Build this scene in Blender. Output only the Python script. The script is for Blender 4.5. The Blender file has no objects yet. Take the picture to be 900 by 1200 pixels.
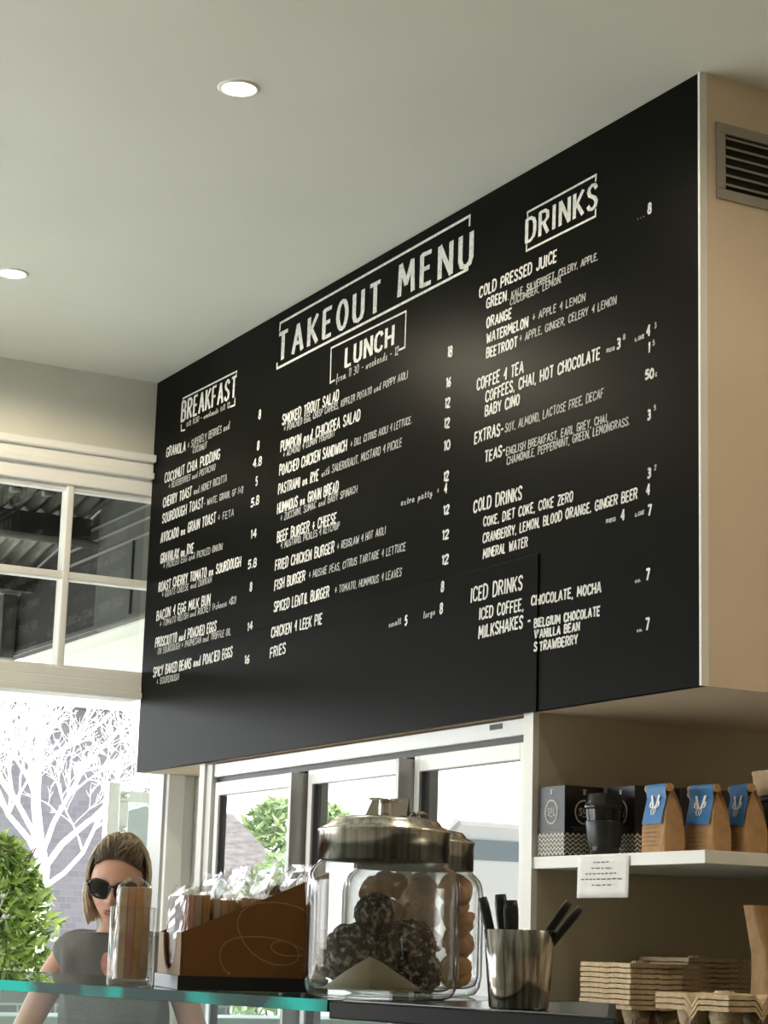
import bpy, bmesh, math, random
from mathutils import Vector, Matrix, noise
random.seed(7)
SC = bpy.context.scene
COL = SC.collection
E = 1.45                      # eye height; "rel" heights below are measured from it
PI = math.pi

# ------------------------------------------------------------------ camera
cam_data = bpy.data.cameras.new('camera')
cam = bpy.data.objects.new('camera', cam_data)
COL.objects.link(cam)
yaw, pitch, roll = 0.49780548, 0.20906599, 0.02988454
fw = Vector((math.sin(yaw) * math.cos(pitch), math.cos(yaw) * math.cos(pitch), math.sin(pitch)))
rt0 = Vector((math.cos(yaw), -math.sin(yaw), 0))
up0 = rt0.cross(fw)
rt = math.cos(roll) * rt0 + math.sin(roll) * up0
up = -math.sin(roll) * rt0 + math.cos(roll) * up0
M = Matrix(((rt.x, up.x, -fw.x, 0), (rt.y, up.y, -fw.y, 0), (rt.z, up.z, -fw.z, E), (0, 0, 0, 1)))
cam.matrix_world = M
cam_data.sensor_width = 36
cam_data.lens = 2395.2 / 1200 * 36
cam_data.clip_start = 0.05
cam_data.clip_end = 300
SC.camera = cam

# ------------------------------------------------------------------ light
SC.view_settings.view_transform = 'Standard'
SC.view_settings.look = 'None'
SC.view_settings.gamma = 1.0
SC.view_settings.use_curve_mapping = False
SC.view_settings.exposure = 1.09
SC.cycles.use_denoising = True
SC.cycles.max_bounces = 12
SC.cycles.diffuse_bounces = 5
SC.cycles.transparent_max_bounces = 24
SC.cycles.caustics_reflective = False
SC.cycles.caustics_refractive = False
SC.cycles.sample_clamp_indirect = 6.0

world = bpy.data.worlds.new('sky')
SC.world = world
world.use_nodes = True
wn = world.node_tree
wn.nodes.clear()
wo = wn.nodes.new('ShaderNodeOutputWorld')
wb = wn.nodes.new('ShaderNodeBackground')
wb.inputs[0].default_value = (0.93, 0.97, 1.0, 1)
wb.inputs[1].default_value = 3.2
wn.links.new(wb.outputs[0], wo.inputs[0])

sun_d = bpy.data.lights.new('sun', 'SUN')
sun_d.energy = 9.0
sun_d.color = (1.0, 0.95, 0.86)
sun_d.angle = math.radians(1.0)
sun = bpy.data.objects.new('sun', sun_d)
COL.objects.link(sun)
sun.location = (-6, 10, 12)
sun.rotation_euler = Vector((0.62, -0.10, -0.95)).to_track_quat('-Z', 'Y').to_euler()

def portal(name, loc, rot, sx, sy):
    d = bpy.data.lights.new(name, 'AREA')
    d.shape = 'RECTANGLE'
    d.size = sx
    d.size_y = sy
    d.cycles.is_portal = True
    o = bpy.data.objects.new(name, d)
    o.location = loc
    o.rotation_euler = rot
    COL.objects.link(o)
portal('added_opening_portal', (-2.75, 5.8, 1.9), (0, -PI / 2, 0), 2.0, 2.2)  # guides sky light through the side opening added for fill
portal('daylight_portal_front', (0.4, 7.3, 1.95), (-PI / 2, 0, 0), 5.2, 2.3)

# ------------------------------------------------------------------ materials
MATS = {}
def nt(m):
    m.use_nodes = True
    t = m.node_tree
    t.nodes.clear()
    out = t.nodes.new('ShaderNodeOutputMaterial')
    return t, out
def mat(name, col, rough=0.5, metal=0.0, spec=0.5, vary=0.0, scale=8.0, bump=0.0, bscale=60.0, col2=None, stretch=(1, 1, 1), ramp=(.35, .65), back=0.0, emit=None, estr=0.0, trans=0.0, sss=0.0, coat=0.0):
    m = bpy.data.materials.new(name)
    t, out = nt(m)
    p = t.nodes.new('ShaderNodeBsdfPrincipled')
    t.links.new(p.outputs[0], out.inputs[0])
    p.inputs['Base Color'].default_value = (*col, 1)
    p.inputs['Roughness'].default_value = rough
    p.inputs['Metallic'].default_value = metal
    p.inputs['Specular IOR Level'].default_value = spec
    p.inputs['Coat Weight'].default_value = coat
    if trans: p.inputs['Transmission Weight'].default_value = trans
    if emit:
        p.inputs['Emission Color'].default_value = (*emit, 1)
        p.inputs['Emission Strength'].default_value = estr
    if vary or bump or col2:
        tc = t.nodes.new('ShaderNodeTexCoord')
        mp = t.nodes.new('ShaderNodeMapping')
        mp.inputs['Scale'].default_value = stretch
        t.links.new(tc.outputs['Object'], mp.inputs[0])
    if vary or col2:
        n = t.nodes.new('ShaderNodeTexNoise')
        n.inputs['Scale'].default_value = scale
        n.inputs['Detail'].default_value = 5
        t.links.new(mp.outputs[0], n.inputs[0])
        r = t.nodes.new('ShaderNodeValToRGB')
        c2 = col2 if col2 else tuple(min(1, c * (1 + vary)) for c in col)
        c1 = col if col2 else tuple(c * (1 - vary) for c in col)
        r.color_ramp.elements[0].position = ramp[0]
        r.color_ramp.elements[1].position = ramp[1]
        r.color_ramp.elements[0].color = (*c1, 1)
        r.color_ramp.elements[1].color = (*c2, 1)
        t.links.new(n.outputs[0], r.inputs[0])
        t.links.new(r.outputs[0], p.inputs['Base Color'])
    if bump:
        n2 = t.nodes.new('ShaderNodeTexNoise')
        n2.inputs['Scale'].default_value = bscale
        n2.inputs['Detail'].default_value = 4
        t.links.new(mp.outputs[0], n2.inputs[0])
        b = t.nodes.new('ShaderNodeBump')
        b.inputs['Strength'].default_value = bump
        b.inputs['Distance'].default_value = 0.01
        t.links.new(n2.outputs[0], b.inputs['Height'])
        t.links.new(b.outputs[0], p.inputs['Normal'])
    if back:
        tl = t.nodes.new('ShaderNodeBsdfTranslucent')
        tl.inputs[0].default_value = (*(col2 or col), 1)
        if vary or col2: t.links.new(r.outputs[0], tl.inputs[0])
        xs = t.nodes.new('ShaderNodeMixShader'); xs.inputs[0].default_value = back
        t.links.new(p.outputs[0], xs.inputs[1]); t.links.new(tl.outputs[0], xs.inputs[2]); t.links.new(xs.outputs[0], out.inputs[0])
    MATS[name] = m
    return m

def glass_shell(name, tint=(0.93, 0.96, 0.95), edge=(0.35, 0.40, 0.38), refl=1.0, rough=0.0, base=0.0, power=2.6):
    """thin glass wall: clear where seen square on, darker and shinier towards grazing (longer path through the wall)"""
    m = bpy.data.materials.new(name)
    t, out = nt(m)
    lw = t.nodes.new('ShaderNodeLayerWeight')
    lw.inputs[0].default_value = 0.5
    pw = t.nodes.new('ShaderNodeMath'); pw.operation = 'POWER'
    pw.inputs[1].default_value = power
    t.links.new(lw.outputs['Facing'], pw.inputs[0])
    mx = t.nodes.new('ShaderNodeMix'); mx.data_type = 'RGBA'
    mx.inputs['A'].default_value = (*tint, 1)
    mx.inputs['B'].default_value = (*edge, 1)
    t.links.new(pw.outputs[0], mx.inputs['Factor'])
    tr = t.nodes.new('ShaderNodeBsdfTransparent')
    t.links.new(mx.outputs['Result'], tr.inputs[0])
    gl = t.nodes.new('ShaderNodeBsdfGlossy')
    gl.inputs['Roughness'].default_value = rough
    fr = t.nodes.new('ShaderNodeMath'); fr.operation = 'POWER'
    fr.inputs[1].default_value = 5
    t.links.new(lw.outputs['Facing'], fr.inputs[0])
    ml = t.nodes.new('ShaderNodeMath'); ml.operation = 'MULTIPLY_ADD'
    ml.inputs[1].default_value = 0.96 * refl
    ml.inputs[2].default_value = 0.04 * refl + base
    ml.use_clamp = True
    t.links.new(fr.outputs[0], ml.inputs[0])
    sh = t.nodes.new('ShaderNodeMixShader')
    t.links.new(ml.outputs[0], sh.inputs[0])
    t.links.new(tr.outputs[0], sh.inputs[1])
    t.links.new(gl.outputs[0], sh.inputs[2])
    t.links.new(sh.outputs[0], out.inputs[0])
    MATS[name] = m
    return m

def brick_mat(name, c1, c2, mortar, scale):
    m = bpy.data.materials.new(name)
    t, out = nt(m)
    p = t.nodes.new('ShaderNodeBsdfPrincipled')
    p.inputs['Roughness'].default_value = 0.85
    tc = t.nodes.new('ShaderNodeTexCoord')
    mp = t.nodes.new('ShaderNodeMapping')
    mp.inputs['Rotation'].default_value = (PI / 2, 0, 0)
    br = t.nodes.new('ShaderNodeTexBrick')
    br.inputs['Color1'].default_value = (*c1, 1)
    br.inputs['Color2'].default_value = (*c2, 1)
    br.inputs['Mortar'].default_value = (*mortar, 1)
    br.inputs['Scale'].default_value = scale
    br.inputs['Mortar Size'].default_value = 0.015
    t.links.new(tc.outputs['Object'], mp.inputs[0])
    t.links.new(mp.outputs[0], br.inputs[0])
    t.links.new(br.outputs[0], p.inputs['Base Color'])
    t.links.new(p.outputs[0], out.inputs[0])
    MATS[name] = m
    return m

mat('plaster', (0.71, 0.71, 0.63), 0.85, vary=0.03, scale=3, bump=0.05, bscale=250)
mat('trim_paint', (0.90, 0.90, 0.86), 0.35)
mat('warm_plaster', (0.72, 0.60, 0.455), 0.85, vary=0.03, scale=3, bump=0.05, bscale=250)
mat('alcove_wall', (0.53, 0.49, 0.37), 0.85, vary=0.03, scale=3)  # one even tone, darker than the other wall plasters
mat('ceiling_paint', (0.76, 0.785, 0.715), 0.9, vary=0.015, scale=2)
mat('white_paint', (0.80, 0.80, 0.76), 0.4, vary=0.02, scale=6)
mat('floor_concrete', (0.50, 0.49, 0.46), 0.5, vary=0.2, scale=5)
mat('board_black', (0.0046, 0.0050, 0.0040), 0.36, spec=0.034, vary=0.15, scale=1.5)
mat('lettering_white', (0.66, 0.67, 0.64), 0.8, vary=0.18, scale=90)
mat('lettering_soft', (0.40, 0.41, 0.39), 0.8, vary=0.25, scale=110)
mat('fridge_white', (0.83, 0.84, 0.83), 0.3, vary=0.01)
mat('fridge_grey', (0.38, 0.38, 0.37), 0.35, metal=0.3)
mat('fridge_dark', (0.06, 0.06, 0.06), 0.5)
mat('aluminium', (0.55, 0.57, 0.56), 0.38, metal=0.8, vary=0.05, scale=20)
mat('steel', (0.40, 0.38, 0.35), 0.16, metal=1.0, vary=0.55, scale=14, stretch=(14, 14, 0.2))  # upright light and dark streaks paint the pot's reflections into the colour
mat('brushed_steel', (0.57, 0.545, 0.50), 0.24, metal=1.0, vary=0.38, scale=10, stretch=(16, 16, 0.15))
mat('chrome', (0.72, 0.72, 0.70), 0.10, metal=1.0)
mat('black_plastic', (0.012, 0.012, 0.012), 0.35)
mat('black_gloss', (0.008, 0.008, 0.008), 0.12)
mat('black_metal', (0.010, 0.012, 0.012), 0.35, spec=0.12)
mat('kraft', (0.42, 0.25, 0.115), 0.8, vary=0.10, scale=30, bump=0.25, bscale=45)
mat('kraft_pale', (0.55, 0.41, 0.26), 0.85, vary=0.10, scale=40, bump=0.2, bscale=60)
mat('carton_brown', (0.27, 0.105, 0.028), 0.6, vary=0.05, scale=20)
mat('carton_inside', (0.47, 0.33, 0.22), 0.7, vary=0.05, scale=20)
mat('scribble', (0.50, 0.30, 0.16), 0.7)
mat('moulded_pulp', (0.60, 0.46, 0.29), 0.95, vary=0.12, scale=50, bump=0.5, bscale=120)
mat('label_blue', (0.035, 0.17, 0.42), 0.45, vary=0.08, scale=30)
mat('label_white', (0.80, 0.80, 0.78), 0.6)
mat('paper_white', (0.80, 0.80, 0.78), 0.8, vary=0.04, scale=15)
mat('paper_ink', (0.16, 0.16, 0.17), 0.8)
mat('tag_paper', (0.46, 0.43, 0.37), 0.8, vary=0.05, scale=20)
mat('box_black', (0.010, 0.010, 0.012), 0.36, vary=0.1, scale=10)
mat('print_cream', (0.62, 0.60, 0.54), 0.7)
mat('baking_paper', (0.70, 0.64, 0.50), 0.6, vary=0.06, scale=12)
mat('choc_coconut', (0.010, 0.007, 0.005), 0.85, col2=(0.55, 0.52, 0.45), ramp=(.50, .66), scale=120, bump=1.0, bscale=140)
mat('pastry', (0.26, 0.085, 0.014), 0.45, col2=(0.52, 0.25, 0.055), scale=16, bump=0.5, bscale=40)
mat('nougat_tan', (0.78, 0.52, 0.22), 0.6, back=.5, col2=(0.88, 0.70, 0.42), scale=40, bump=0.4, bscale=60)
mat('nougat_pink', (0.78, 0.40, 0.38), 0.6, back=.5, col2=(0.84, 0.74, 0.54), scale=28)
mat('nougat_white', (0.92, 0.88, 0.76), 0.6, back=.5, col2=(0.72, 0.55, 0.42), scale=34)
mat('skin', (0.55, 0.31, 0.22), 0.5, vary=0.05, scale=12)
mat('lips', (0.42, 0.14, 0.12), 0.4)
mat('shirt_grey', (0.15, 0.153, 0.145), 0.9, vary=0.12, scale=9, bump=0.4, bscale=22)
mat('shirt_pink', (0.58, 0.30, 0.26), 0.9, vary=0.2, scale=40)
mat('denim', (0.06, 0.09, 0.15), 0.9, vary=0.15, scale=60)
mat('shoe', (0.5, 0.5, 0.48), 0.7)
mat('bark_pale', (0.72, 0.70, 0.66), 0.9, vary=0.15, scale=12, bump=0.4, bscale=30)
mat('roof_dark', (0.030, 0.030, 0.027), 0.75, vary=0.25, scale=3)
mat('sheet_metal', (0.075, 0.078, 0.062), 0.5, metal=0.2, vary=0.2, scale=2)
mat('timber_dark', (0.010, 0.010, 0.009), 0.8, vary=0.3, scale=4, stretch=(1, 8, 8))
mat('panel_grey', (0.062, 0.066, 0.060), 0.7, vary=0.12, scale=2)
mat('rail_grey', (0.22, 0.23, 0.21), 0.6)
mat('canopy_white', (0.86, 0.86, 0.80), 0.6, vary=0.03)
mat('paving', (0.50, 0.49, 0.46), 0.9, vary=0.1, scale=2)
mat('asphalt', (0.22, 0.22, 0.22), 0.9, vary=0.1, scale=4)
mat('tile_roof', (0.20, 0.18, 0.18), 0.9, vary=0.25, scale=8, stretch=(1, 4, 4))
mat('render_wall', (0.55, 0.53, 0.50), 0.9, vary=0.05)
mat('van_white', (0.85, 0.86, 0.87), 0.25, coat=0.5)
mat('van_glass', (0.10, 0.15, 0.18), 0.1)
mat('rubber', (0.02, 0.02, 0.02), 0.8)
mat('dark_green', (0.02, 0.028, 0.024), 0.5, vary=0.1)
mat('sill_teal', (0.50, 0.62, 0.62), 0.4)
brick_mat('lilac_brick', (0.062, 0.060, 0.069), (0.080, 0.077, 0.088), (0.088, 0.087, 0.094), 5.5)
brick_mat('grey_block', (0.17, 0.17, 0.165), (0.23, 0.23, 0.22), (0.42, 0.42, 0.40), 3.0)
glass_shell('jar_glass', (0.985, 0.99, 0.985), (0.18, 0.20, 0.20), 1.5, 0.0, 0.0, 6.0)
glass_shell('tumbler_glass', (0.985, 0.99, 0.985), (0.40, 0.43, 0.41), 1.0, 0.0, 0.01, 6.0)
glass_shell('window_glass', (0.97, 0.98, 0.97), (0.80, 0.84, 0.82), 0.8)
glass_shell('top_glass', (0.88, 0.93, 0.91), (0.55, 0.66, 0.62), 1.0)
glass_shell('front_glass', (0.92, 0.97, 0.96), (0.60, 0.72, 0.70), 0.12)
glass_shell('frosted_glass', (0.80, 0.90, 0.84), (0.60, 0.70, 0.66), 0.6, 0.2, 0.12)
glass_shell('cellophane', (0.97, 0.97, 0.96), (0.80, 0.80, 0.79), 1.0, 0.10, 0.05, 2.0)
glass_shell('smoked_glass', (0.10, 0.10, 0.10), (0.02, 0.02, 0.02), 1.0)

def edge_glass():
    m = bpy.data.materials.new('glass_edge')
    t, out = nt(m)
    g = t.nodes.new('ShaderNodeBsdfGlass')
    g.inputs['Color'].default_value = (0.008, 0.085, 0.066, 1)
    g.inputs['Roughness'].default_value = 0.02
    g.inputs['IOR'].default_value = 1.5
    d = t.nodes.new('ShaderNodeBsdfPrincipled')
    d.inputs['Base Color'].default_value = (0.004, 0.060, 0.045, 1)
    d.inputs['Specular IOR Level'].default_value = 0.05
    d.inputs['Roughness'].default_value = 0.08
    tc = t.nodes.new('ShaderNodeTexCoord')
    n = t.nodes.new('ShaderNodeTexNoise')
    n.inputs['Scale'].default_value = 5
    t.links.new(tc.outputs['Object'], n.inputs[0])
    r = t.nodes.new('ShaderNodeValToRGB')
    r.color_ramp.elements[0].position = 0.5
    r.color_ramp.elements[1].position = 0.62
    t.links.new(n.outputs[0], r.inputs[0])
    x = t.nodes.new('ShaderNodeMixShader')
    t.links.new(r.outputs[0], x.inputs[0])
    t.links.new(d.outputs[0], x.inputs[1])
    t.links.new(g.outputs[0], x.inputs[2])
    t.links.new(x.outputs[0], out.inputs[0])
    MATS['glass_edge'] = m
edge_glass()

def lamp_mat():
    m = bpy.data.materials.new('lamp_lens')
    t, out = nt(m)
    e = t.nodes.new('ShaderNodeEmission')
    e.inputs[0].default_value = (1, 0.86, 0.62, 1)
    e.inputs[1].default_value = 14
    t.links.new(e.outputs[0], out.inputs[0])
    MATS['lamp_lens'] = m
lamp_mat()

def fridge_pane_mat():
    m = bpy.data.materials.new('fridge_pane')
    t, out = nt(m)
    d = t.nodes.new('ShaderNodeBsdfDiffuse')
    d.inputs[0].default_value = (0.10, 0.11, 0.11, 1)
    g = t.nodes.new('ShaderNodeBsdfGlossy')
    g.inputs['Roughness'].default_value = 0.0
    fr = t.nodes.new('ShaderNodeFresnel'); fr.inputs[0].default_value = 1.5
    ml = t.nodes.new('ShaderNodeMath'); ml.operation = 'MULTIPLY_ADD'
    ml.inputs[1].default_value = 1.6; ml.inputs[2].default_value = 0.50; ml.use_clamp = True
    t.links.new(fr.outputs[0], ml.inputs[0])
    x = t.nodes.new('ShaderNodeMixShader')
    t.links.new(ml.outputs[0], x.inputs[0])
    t.links.new(d.outputs[0], x.inputs[1])
    t.links.new(g.outputs[0], x.inputs[2])
    t.links.new(x.outputs[0], out.inputs[0])
    MATS['fridge_pane'] = m
fridge_pane_mat()

def leaf_mat(name, c1, c2):
    m = bpy.data.materials.new(name)
    t, out = nt(m)
    oi = t.nodes.new('ShaderNodeNewGeometry')
    r = t.nodes.new('ShaderNodeValToRGB')
    r.color_ramp.elements[0].color = (*c1, 1)
    r.color_ramp.elements[1].color = (*c2, 1)
    t.links.new(oi.outputs['Random Per Island'], r.inputs[0])
    p = t.nodes.new('ShaderNodeBsdfPrincipled')
    p.inputs['Roughness'].default_value = 0.25
    t.links.new(r.outputs[0], p.inputs['Base Color'])
    tl = t.nodes.new('ShaderNodeBsdfTranslucent')
    t.links.new(r.outputs[0], tl.inputs[0])
    x = t.nodes.new('ShaderNodeMixShader'); x.inputs[0].default_value = 0.35
    t.links.new(p.outputs[0], x.inputs[1])
    t.links.new(tl.outputs[0], x.inputs[2])
    t.links.new(x.outputs[0], out.inputs[0])
    MATS[name] = m
leaf_mat('leaf_green', (0.05, 0.14, 0.018), (0.55, 0.68, 0.20))
leaf_mat('leaf_hedge', (0.10, 0.18, 0.05), (0.28, 0.38, 0.16))

def hair_mat():
    m = bpy.data.materials.new('hair')
    t, out = nt(m)
    at = t.nodes.new('ShaderNodeAttribute'); at.attribute_name = 'tone'
    g = t.nodes.new('ShaderNodeNewGeometry')
    a = t.nodes.new('ShaderNodeMath'); a.operation = 'MULTIPLY_ADD'
    a.inputs[1].default_value = 0.25
    t.links.new(g.outputs['Random Per Island'], a.inputs[0])
    t.links.new(at.outputs['Fac'], a.inputs[2])
    r = t.nodes.new('ShaderNodeValToRGB')
    r.color_ramp.elements[0].position = 0.12
    r.color_ramp.elements[0].color = (0.055, 0.035, 0.018, 1)
    r.color_ramp.elements[1].position = 0.95
    r.color_ramp.elements[1].color = (0.74, 0.66, 0.48, 1)
    e = r.color_ramp.elements.new(0.5); e.color = (0.38, 0.30, 0.18, 1)
    t.links.new(a.outputs[0], r.inputs[0])
    p = t.nodes.new('ShaderNodeBsdfPrincipled')
    p.inputs['Roughness'].default_value = 0.5
    t.links.new(r.outputs[0], p.inputs['Base Color'])
    t.links.new(p.outputs[0], out.inputs[0])
    MATS['hair'] = m
hair_mat()

# ------------------------------------------------------------------ mesh helpers
class MB:
    def __init__(s):
        s.v = []; s.f = []; s.m = []; s.sm = []; s.cnt = 0; s.nrm = (-1, 0, 0)
    def add(s, vs, fs, mi=0, smooth=False):
        o = len(s.v)
        s.v += [tuple(v) for v in vs]
        for f in fs:
            s.f.append(tuple(i + o for i in f)); s.m.append(mi); s.sm.append(smooth)
        return s
    def box(s, x0, x1, y0, y1, z0, z1, mi=0):
        vs = [(x, y, z) for z in (z0, z1) for y in (y0, y1) for x in (x0, x1)]
        return s.add(vs, [(0, 2, 3, 1), (4, 5, 7, 6), (0, 1, 5, 4), (2, 6, 7, 3), (0, 4, 6, 2), (1, 3, 7, 5)], mi)
    def obox(s, c, ax, ay, az, mi=0):
        """box from centre and three half-axis vectors"""
        c, ax, ay, az = map(Vector, (c, ax, ay, az))
        vs = [c + i * ax + j * ay + k * az for k in (-1, 1) for j in (-1, 1) for i in (-1, 1)]
        return s.add(vs, [(0, 2, 3, 1), (4, 5, 7, 6), (0, 1, 5, 4), (2, 6, 7, 3), (0, 4, 6, 2), (1, 3, 7, 5)], mi)
    def quad(s, a, b, c, d, mi=0):
        return s.add([a, b, c, d], [(0, 1, 2, 3)], mi)
    def lathe(s, prof, n=48, c=(0, 0, 0), mi=0, cap0=True, cap1=True, smooth=True, wob=0):
        vs = []
        for r, z in prof:
            for i in range(n):
                a = 2 * PI * i / n
                vs.append((c[0] + r * math.cos(a), c[1] + r * math.sin(a), c[2] + z))
        fs = []
        for k in range(len(prof) - 1):
            for i in range(n):
                j = (i + 1) % n
                fs.append((k * n + i, k * n + j, (k + 1) * n + j, (k + 1) * n + i))
        s.add(vs, fs, mi, smooth)
        o = len(s.v) - len(vs)
        if cap0: s.f.append(tuple(o + i for i in reversed(range(n)))); s.m.append(mi); s.sm.append(False)
        if cap1: s.f.append(tuple(o + (len(prof) - 1) * n + i for i in range(n))); s.m.append(mi); s.sm.append(False)
        return s
    def tube(s, pts, rad, n=8, mi=0, caps=True, smooth=True):
        pts = [Vector(p) for p in pts]
        if not hasattr(rad, '__len__'): rad = [rad] * len(pts)
        vs = []; fs = []
        ref = None
        for k, p in enumerate(pts):
            d = (pts[min(k + 1, len(pts) - 1)] - pts[max(k - 1, 0)])
            d = d.normalized() if d.length > 1e-9 else Vector((0, 0, 1))
            if ref is None:
                ref = Vector((0, 0, 1)) if abs(d.z) < 0.9 else Vector((1, 0, 0))
            a = d.cross(ref)
            if a.length < 1e-6: a = d.cross(Vector((0.3, 1, 0.2)))
            a.normalize(); b = a.cross(d); ref = b
            for i in range(n):
                t = 2 * PI * i / n
                vs.append(p + rad[k] * (math.cos(t) * a + math.sin(t) * b))
        for k in range(len(pts) - 1):
            for i in range(n):
                j = (i + 1) % n
                fs.append((k * n + i, (k + 1) * n + i, (k + 1) * n + j, k * n + j))
        s.add(vs, fs, mi, smooth)
        o = len(s.v) - len(vs)
        if caps:
            s.f.append(tuple(o + i for i in range(n))); s.m.append(mi); s.sm.append(False)
            s.f.append(tuple(o + (len(pts) - 1) * n + i for i in reversed(range(n)))); s.m.append(mi); s.sm.append(False)
        return s
    def prism(s, poly, d, mi=0):
        """poly: 3-D outline, d: extrusion vector"""
        d = Vector(d); n = len(poly)
        vs = [Vector(p) for p in poly] + [Vector(p) + d for p in poly]
        fs = [tuple(reversed(range(n))), tuple(range(n, 2 * n))]
        for i in range(n):
            j = (i + 1) % n
            fs.append((i, j, n + j, n + i))
        return s.add(vs, fs, mi)
    def ribbon(s, pts2, w, place, mi=0, ext=0.35, nrm=None, asp=1.0):
        """flat brush stroke; pts2 in a plane, place maps (u, v) to 3-D; successive dabs lie a hair above each other"""
        nrm = nrm or s.nrm
        for (a, b) in zip(pts2[:-1], pts2[1:]):
            dx, dy = b[0] - a[0], b[1] - a[1]
            L = math.hypot(dx, dy)
            if L < 1e-7: continue
            dx /= L; dy /= L
            ex = w * ext
            nx, ny = -dy * w / 2 * asp, dx * w / 2
            ax, ay = a[0] - dx * ex, a[1] - dy * ex
            bx, by = b[0] + dx * ex, b[1] + dy * ex
            s.cnt = (s.cnt + 1) % 9
            off = Vector(nrm) * (.00009 * s.cnt)
            s.quad(*[Vector(place(*q)) + off for q in ((ax - nx, ay - ny), (bx - nx, by - ny), (bx + nx, by + ny), (ax + nx, ay + ny))], mi)
        return s
    def build(s, name, mats, parent=None, bevel=0.0, seg=2, recalc=True):
        me = bpy.data.meshes.new(name)
        me.from_pydata(s.v, [], s.f)
        if not isinstance(mats, (list, tuple)): mats = [mats]
        for m in mats: me.materials.append(MATS[m])
        me.polygons.foreach_set('material_index', s.m)
        me.polygons.foreach_set('use_smooth', s.sm)
        if recalc:
            bm = bmesh.new(); bm.from_mesh(me)
            bmesh.ops.recalc_face_normals(bm, faces=bm.faces)
            bm.to_mesh(me); bm.free()
        me.update()
        o = bpy.data.objects.new(name, me)
        COL.objects.link(o)
        if parent: o.parent = parent
        if bevel:
            b = o.modifiers.new('bevel', 'BEVEL')
            b.width = bevel; b.segments = seg; b.limit_method = 'ANGLE'; b.angle_limit = math.radians(50)
        return o

def thing(name, label, cat, loc=(0, 0, 0), rz=0.0, group=None):
    o = bpy.data.objects.new(name, None)
    o.empty_display_size = 0.05
    COL.objects.link(o)
    o.location = loc; o.rotation_euler = (0, 0, rz)
    o['label'] = label; o['category'] = cat
    if group: o['group'] = group
    return o
def tag(o, label, cat, group=None):
    o['label'] = label; o['category'] = cat
    if group: o['group'] = group
    return o
def struct(o):
    o['kind'] = 'structure'
    return o
def dup(root, loc, rz, label, group=None):
    r = root.copy(); COL.objects.link(r)
    r.location = loc; r.rotation_euler = (0, 0, rz); r['label'] = label
    if group: r['group'] = group
    for ch in list(root.children):
        c = ch.copy(); COL.objects.link(c); c.parent = r
        for g in list(ch.children):
            d = g.copy(); COL.objects.link(d); d.parent = c
    return r
def arc(cx, cy, rx, ry, a0, a1, n=10):
    return [(cx + rx * math.cos(math.radians(a0 + (a1 - a0) * i / n)), cy + ry * math.sin(math.radians(a0 + (a1 - a0) * i / n))) for i in range(n + 1)]
mat('vent_paint', (0.36, 0.34, 0.29), 0.55, vary=0.05, scale=20)
mat('stile_grey', (0.50, 0.50, 0.47), 0.4, vary=0.03)
mat('paper_ink2', (0.30, 0.30, 0.28), 0.8)
mat('kraft_ink', (0.26, 0.15, 0.07), 0.85)
mat('brushed_steel_flat', (0.20, 0.21, 0.205), 0.25, metal=1.0, vary=0.08, scale=6, stretch=(1, 12, 1))
mat('panel_dark', (0.035, 0.037, 0.034), 0.7)
mat('bark_brown', (0.14, 0.10, 0.06), 0.9)
mat('van_window', (0.16, 0.23, 0.27), 0.15)
def canopy_mat():
    m = bpy.data.materials.new('canopy_sheet')
    t, out = nt(m)
    d = t.nodes.new('ShaderNodeBsdfDiffuse'); d.inputs[0].default_value = (.36, .36, .325, 1)
    tl = t.nodes.new('ShaderNodeBsdfTranslucent'); tl.inputs[0].default_value = (.36, .36, .31, 1)
    x = t.nodes.new('ShaderNodeMixShader'); x.inputs[0].default_value = .5
    t.links.new(d.outputs[0], x.inputs[1]); t.links.new(tl.outputs[0], x.inputs[2]); t.links.new(x.outputs[0], out.inputs[0])
    MATS['canopy_sheet'] = m
canopy_mat()
# ------------------------------------------------------------------ setting
ZC = E + 2.094       # ceiling
ZB = E + 0.600       # underside of the bulkhead
YW = 7.106           # inner face of the window wall
XB = 2.85            # face of the menu board
YR = 3.71            # return face of the bulkhead
struct(MB().box(-3, 5.2, -3, 7.3, -0.1, 0).build('floor', 'floor_concrete'))
struct(MB().box(-3, 5.2, -3, 7.35, ZC, ZC + 0.15).build('ceiling', 'ceiling_paint'))
w = MB()
w.box(-3, 5.2, YW, YW + 0.2, E + 1.80, ZC)                 # above the transom
w.box(-3, -2.2, YW, YW + 0.2, 0, E + 1.80)
w.box(3.02, 5.2, YW, YW + 0.2, 0, E + 1.80)
w.box(1.3, 2.955, YW + 0.02, YW + 0.2, 0, 1.10)            # knee wall under the sill
struct(w.build('wall_front', 'plaster'))
w = MB()
w.box(-2.8, -2.6, -3, 4.7, 0, ZC).box(-2.8, -2.6, 6.9, YW, 0, ZC).box(-2.8, -2.6, 4.7, 6.9, 0, .9).box(-2.8, -2.6, 4.7, 6.9, 2.9, ZC)  # unseen side opening, added to let fill daylight onto the ceiling
struct(w.build('wall_left', 'plaster'))
struct(MB().box(-2.8, 5.2, -3.2, -3, 0, ZC).build('wall_back', 'warm_plaster'))
struct(MB().box(5.0, 5.2, -3, YW, 0, ZC).build('wall_right', 'warm_plaster'))
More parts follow.
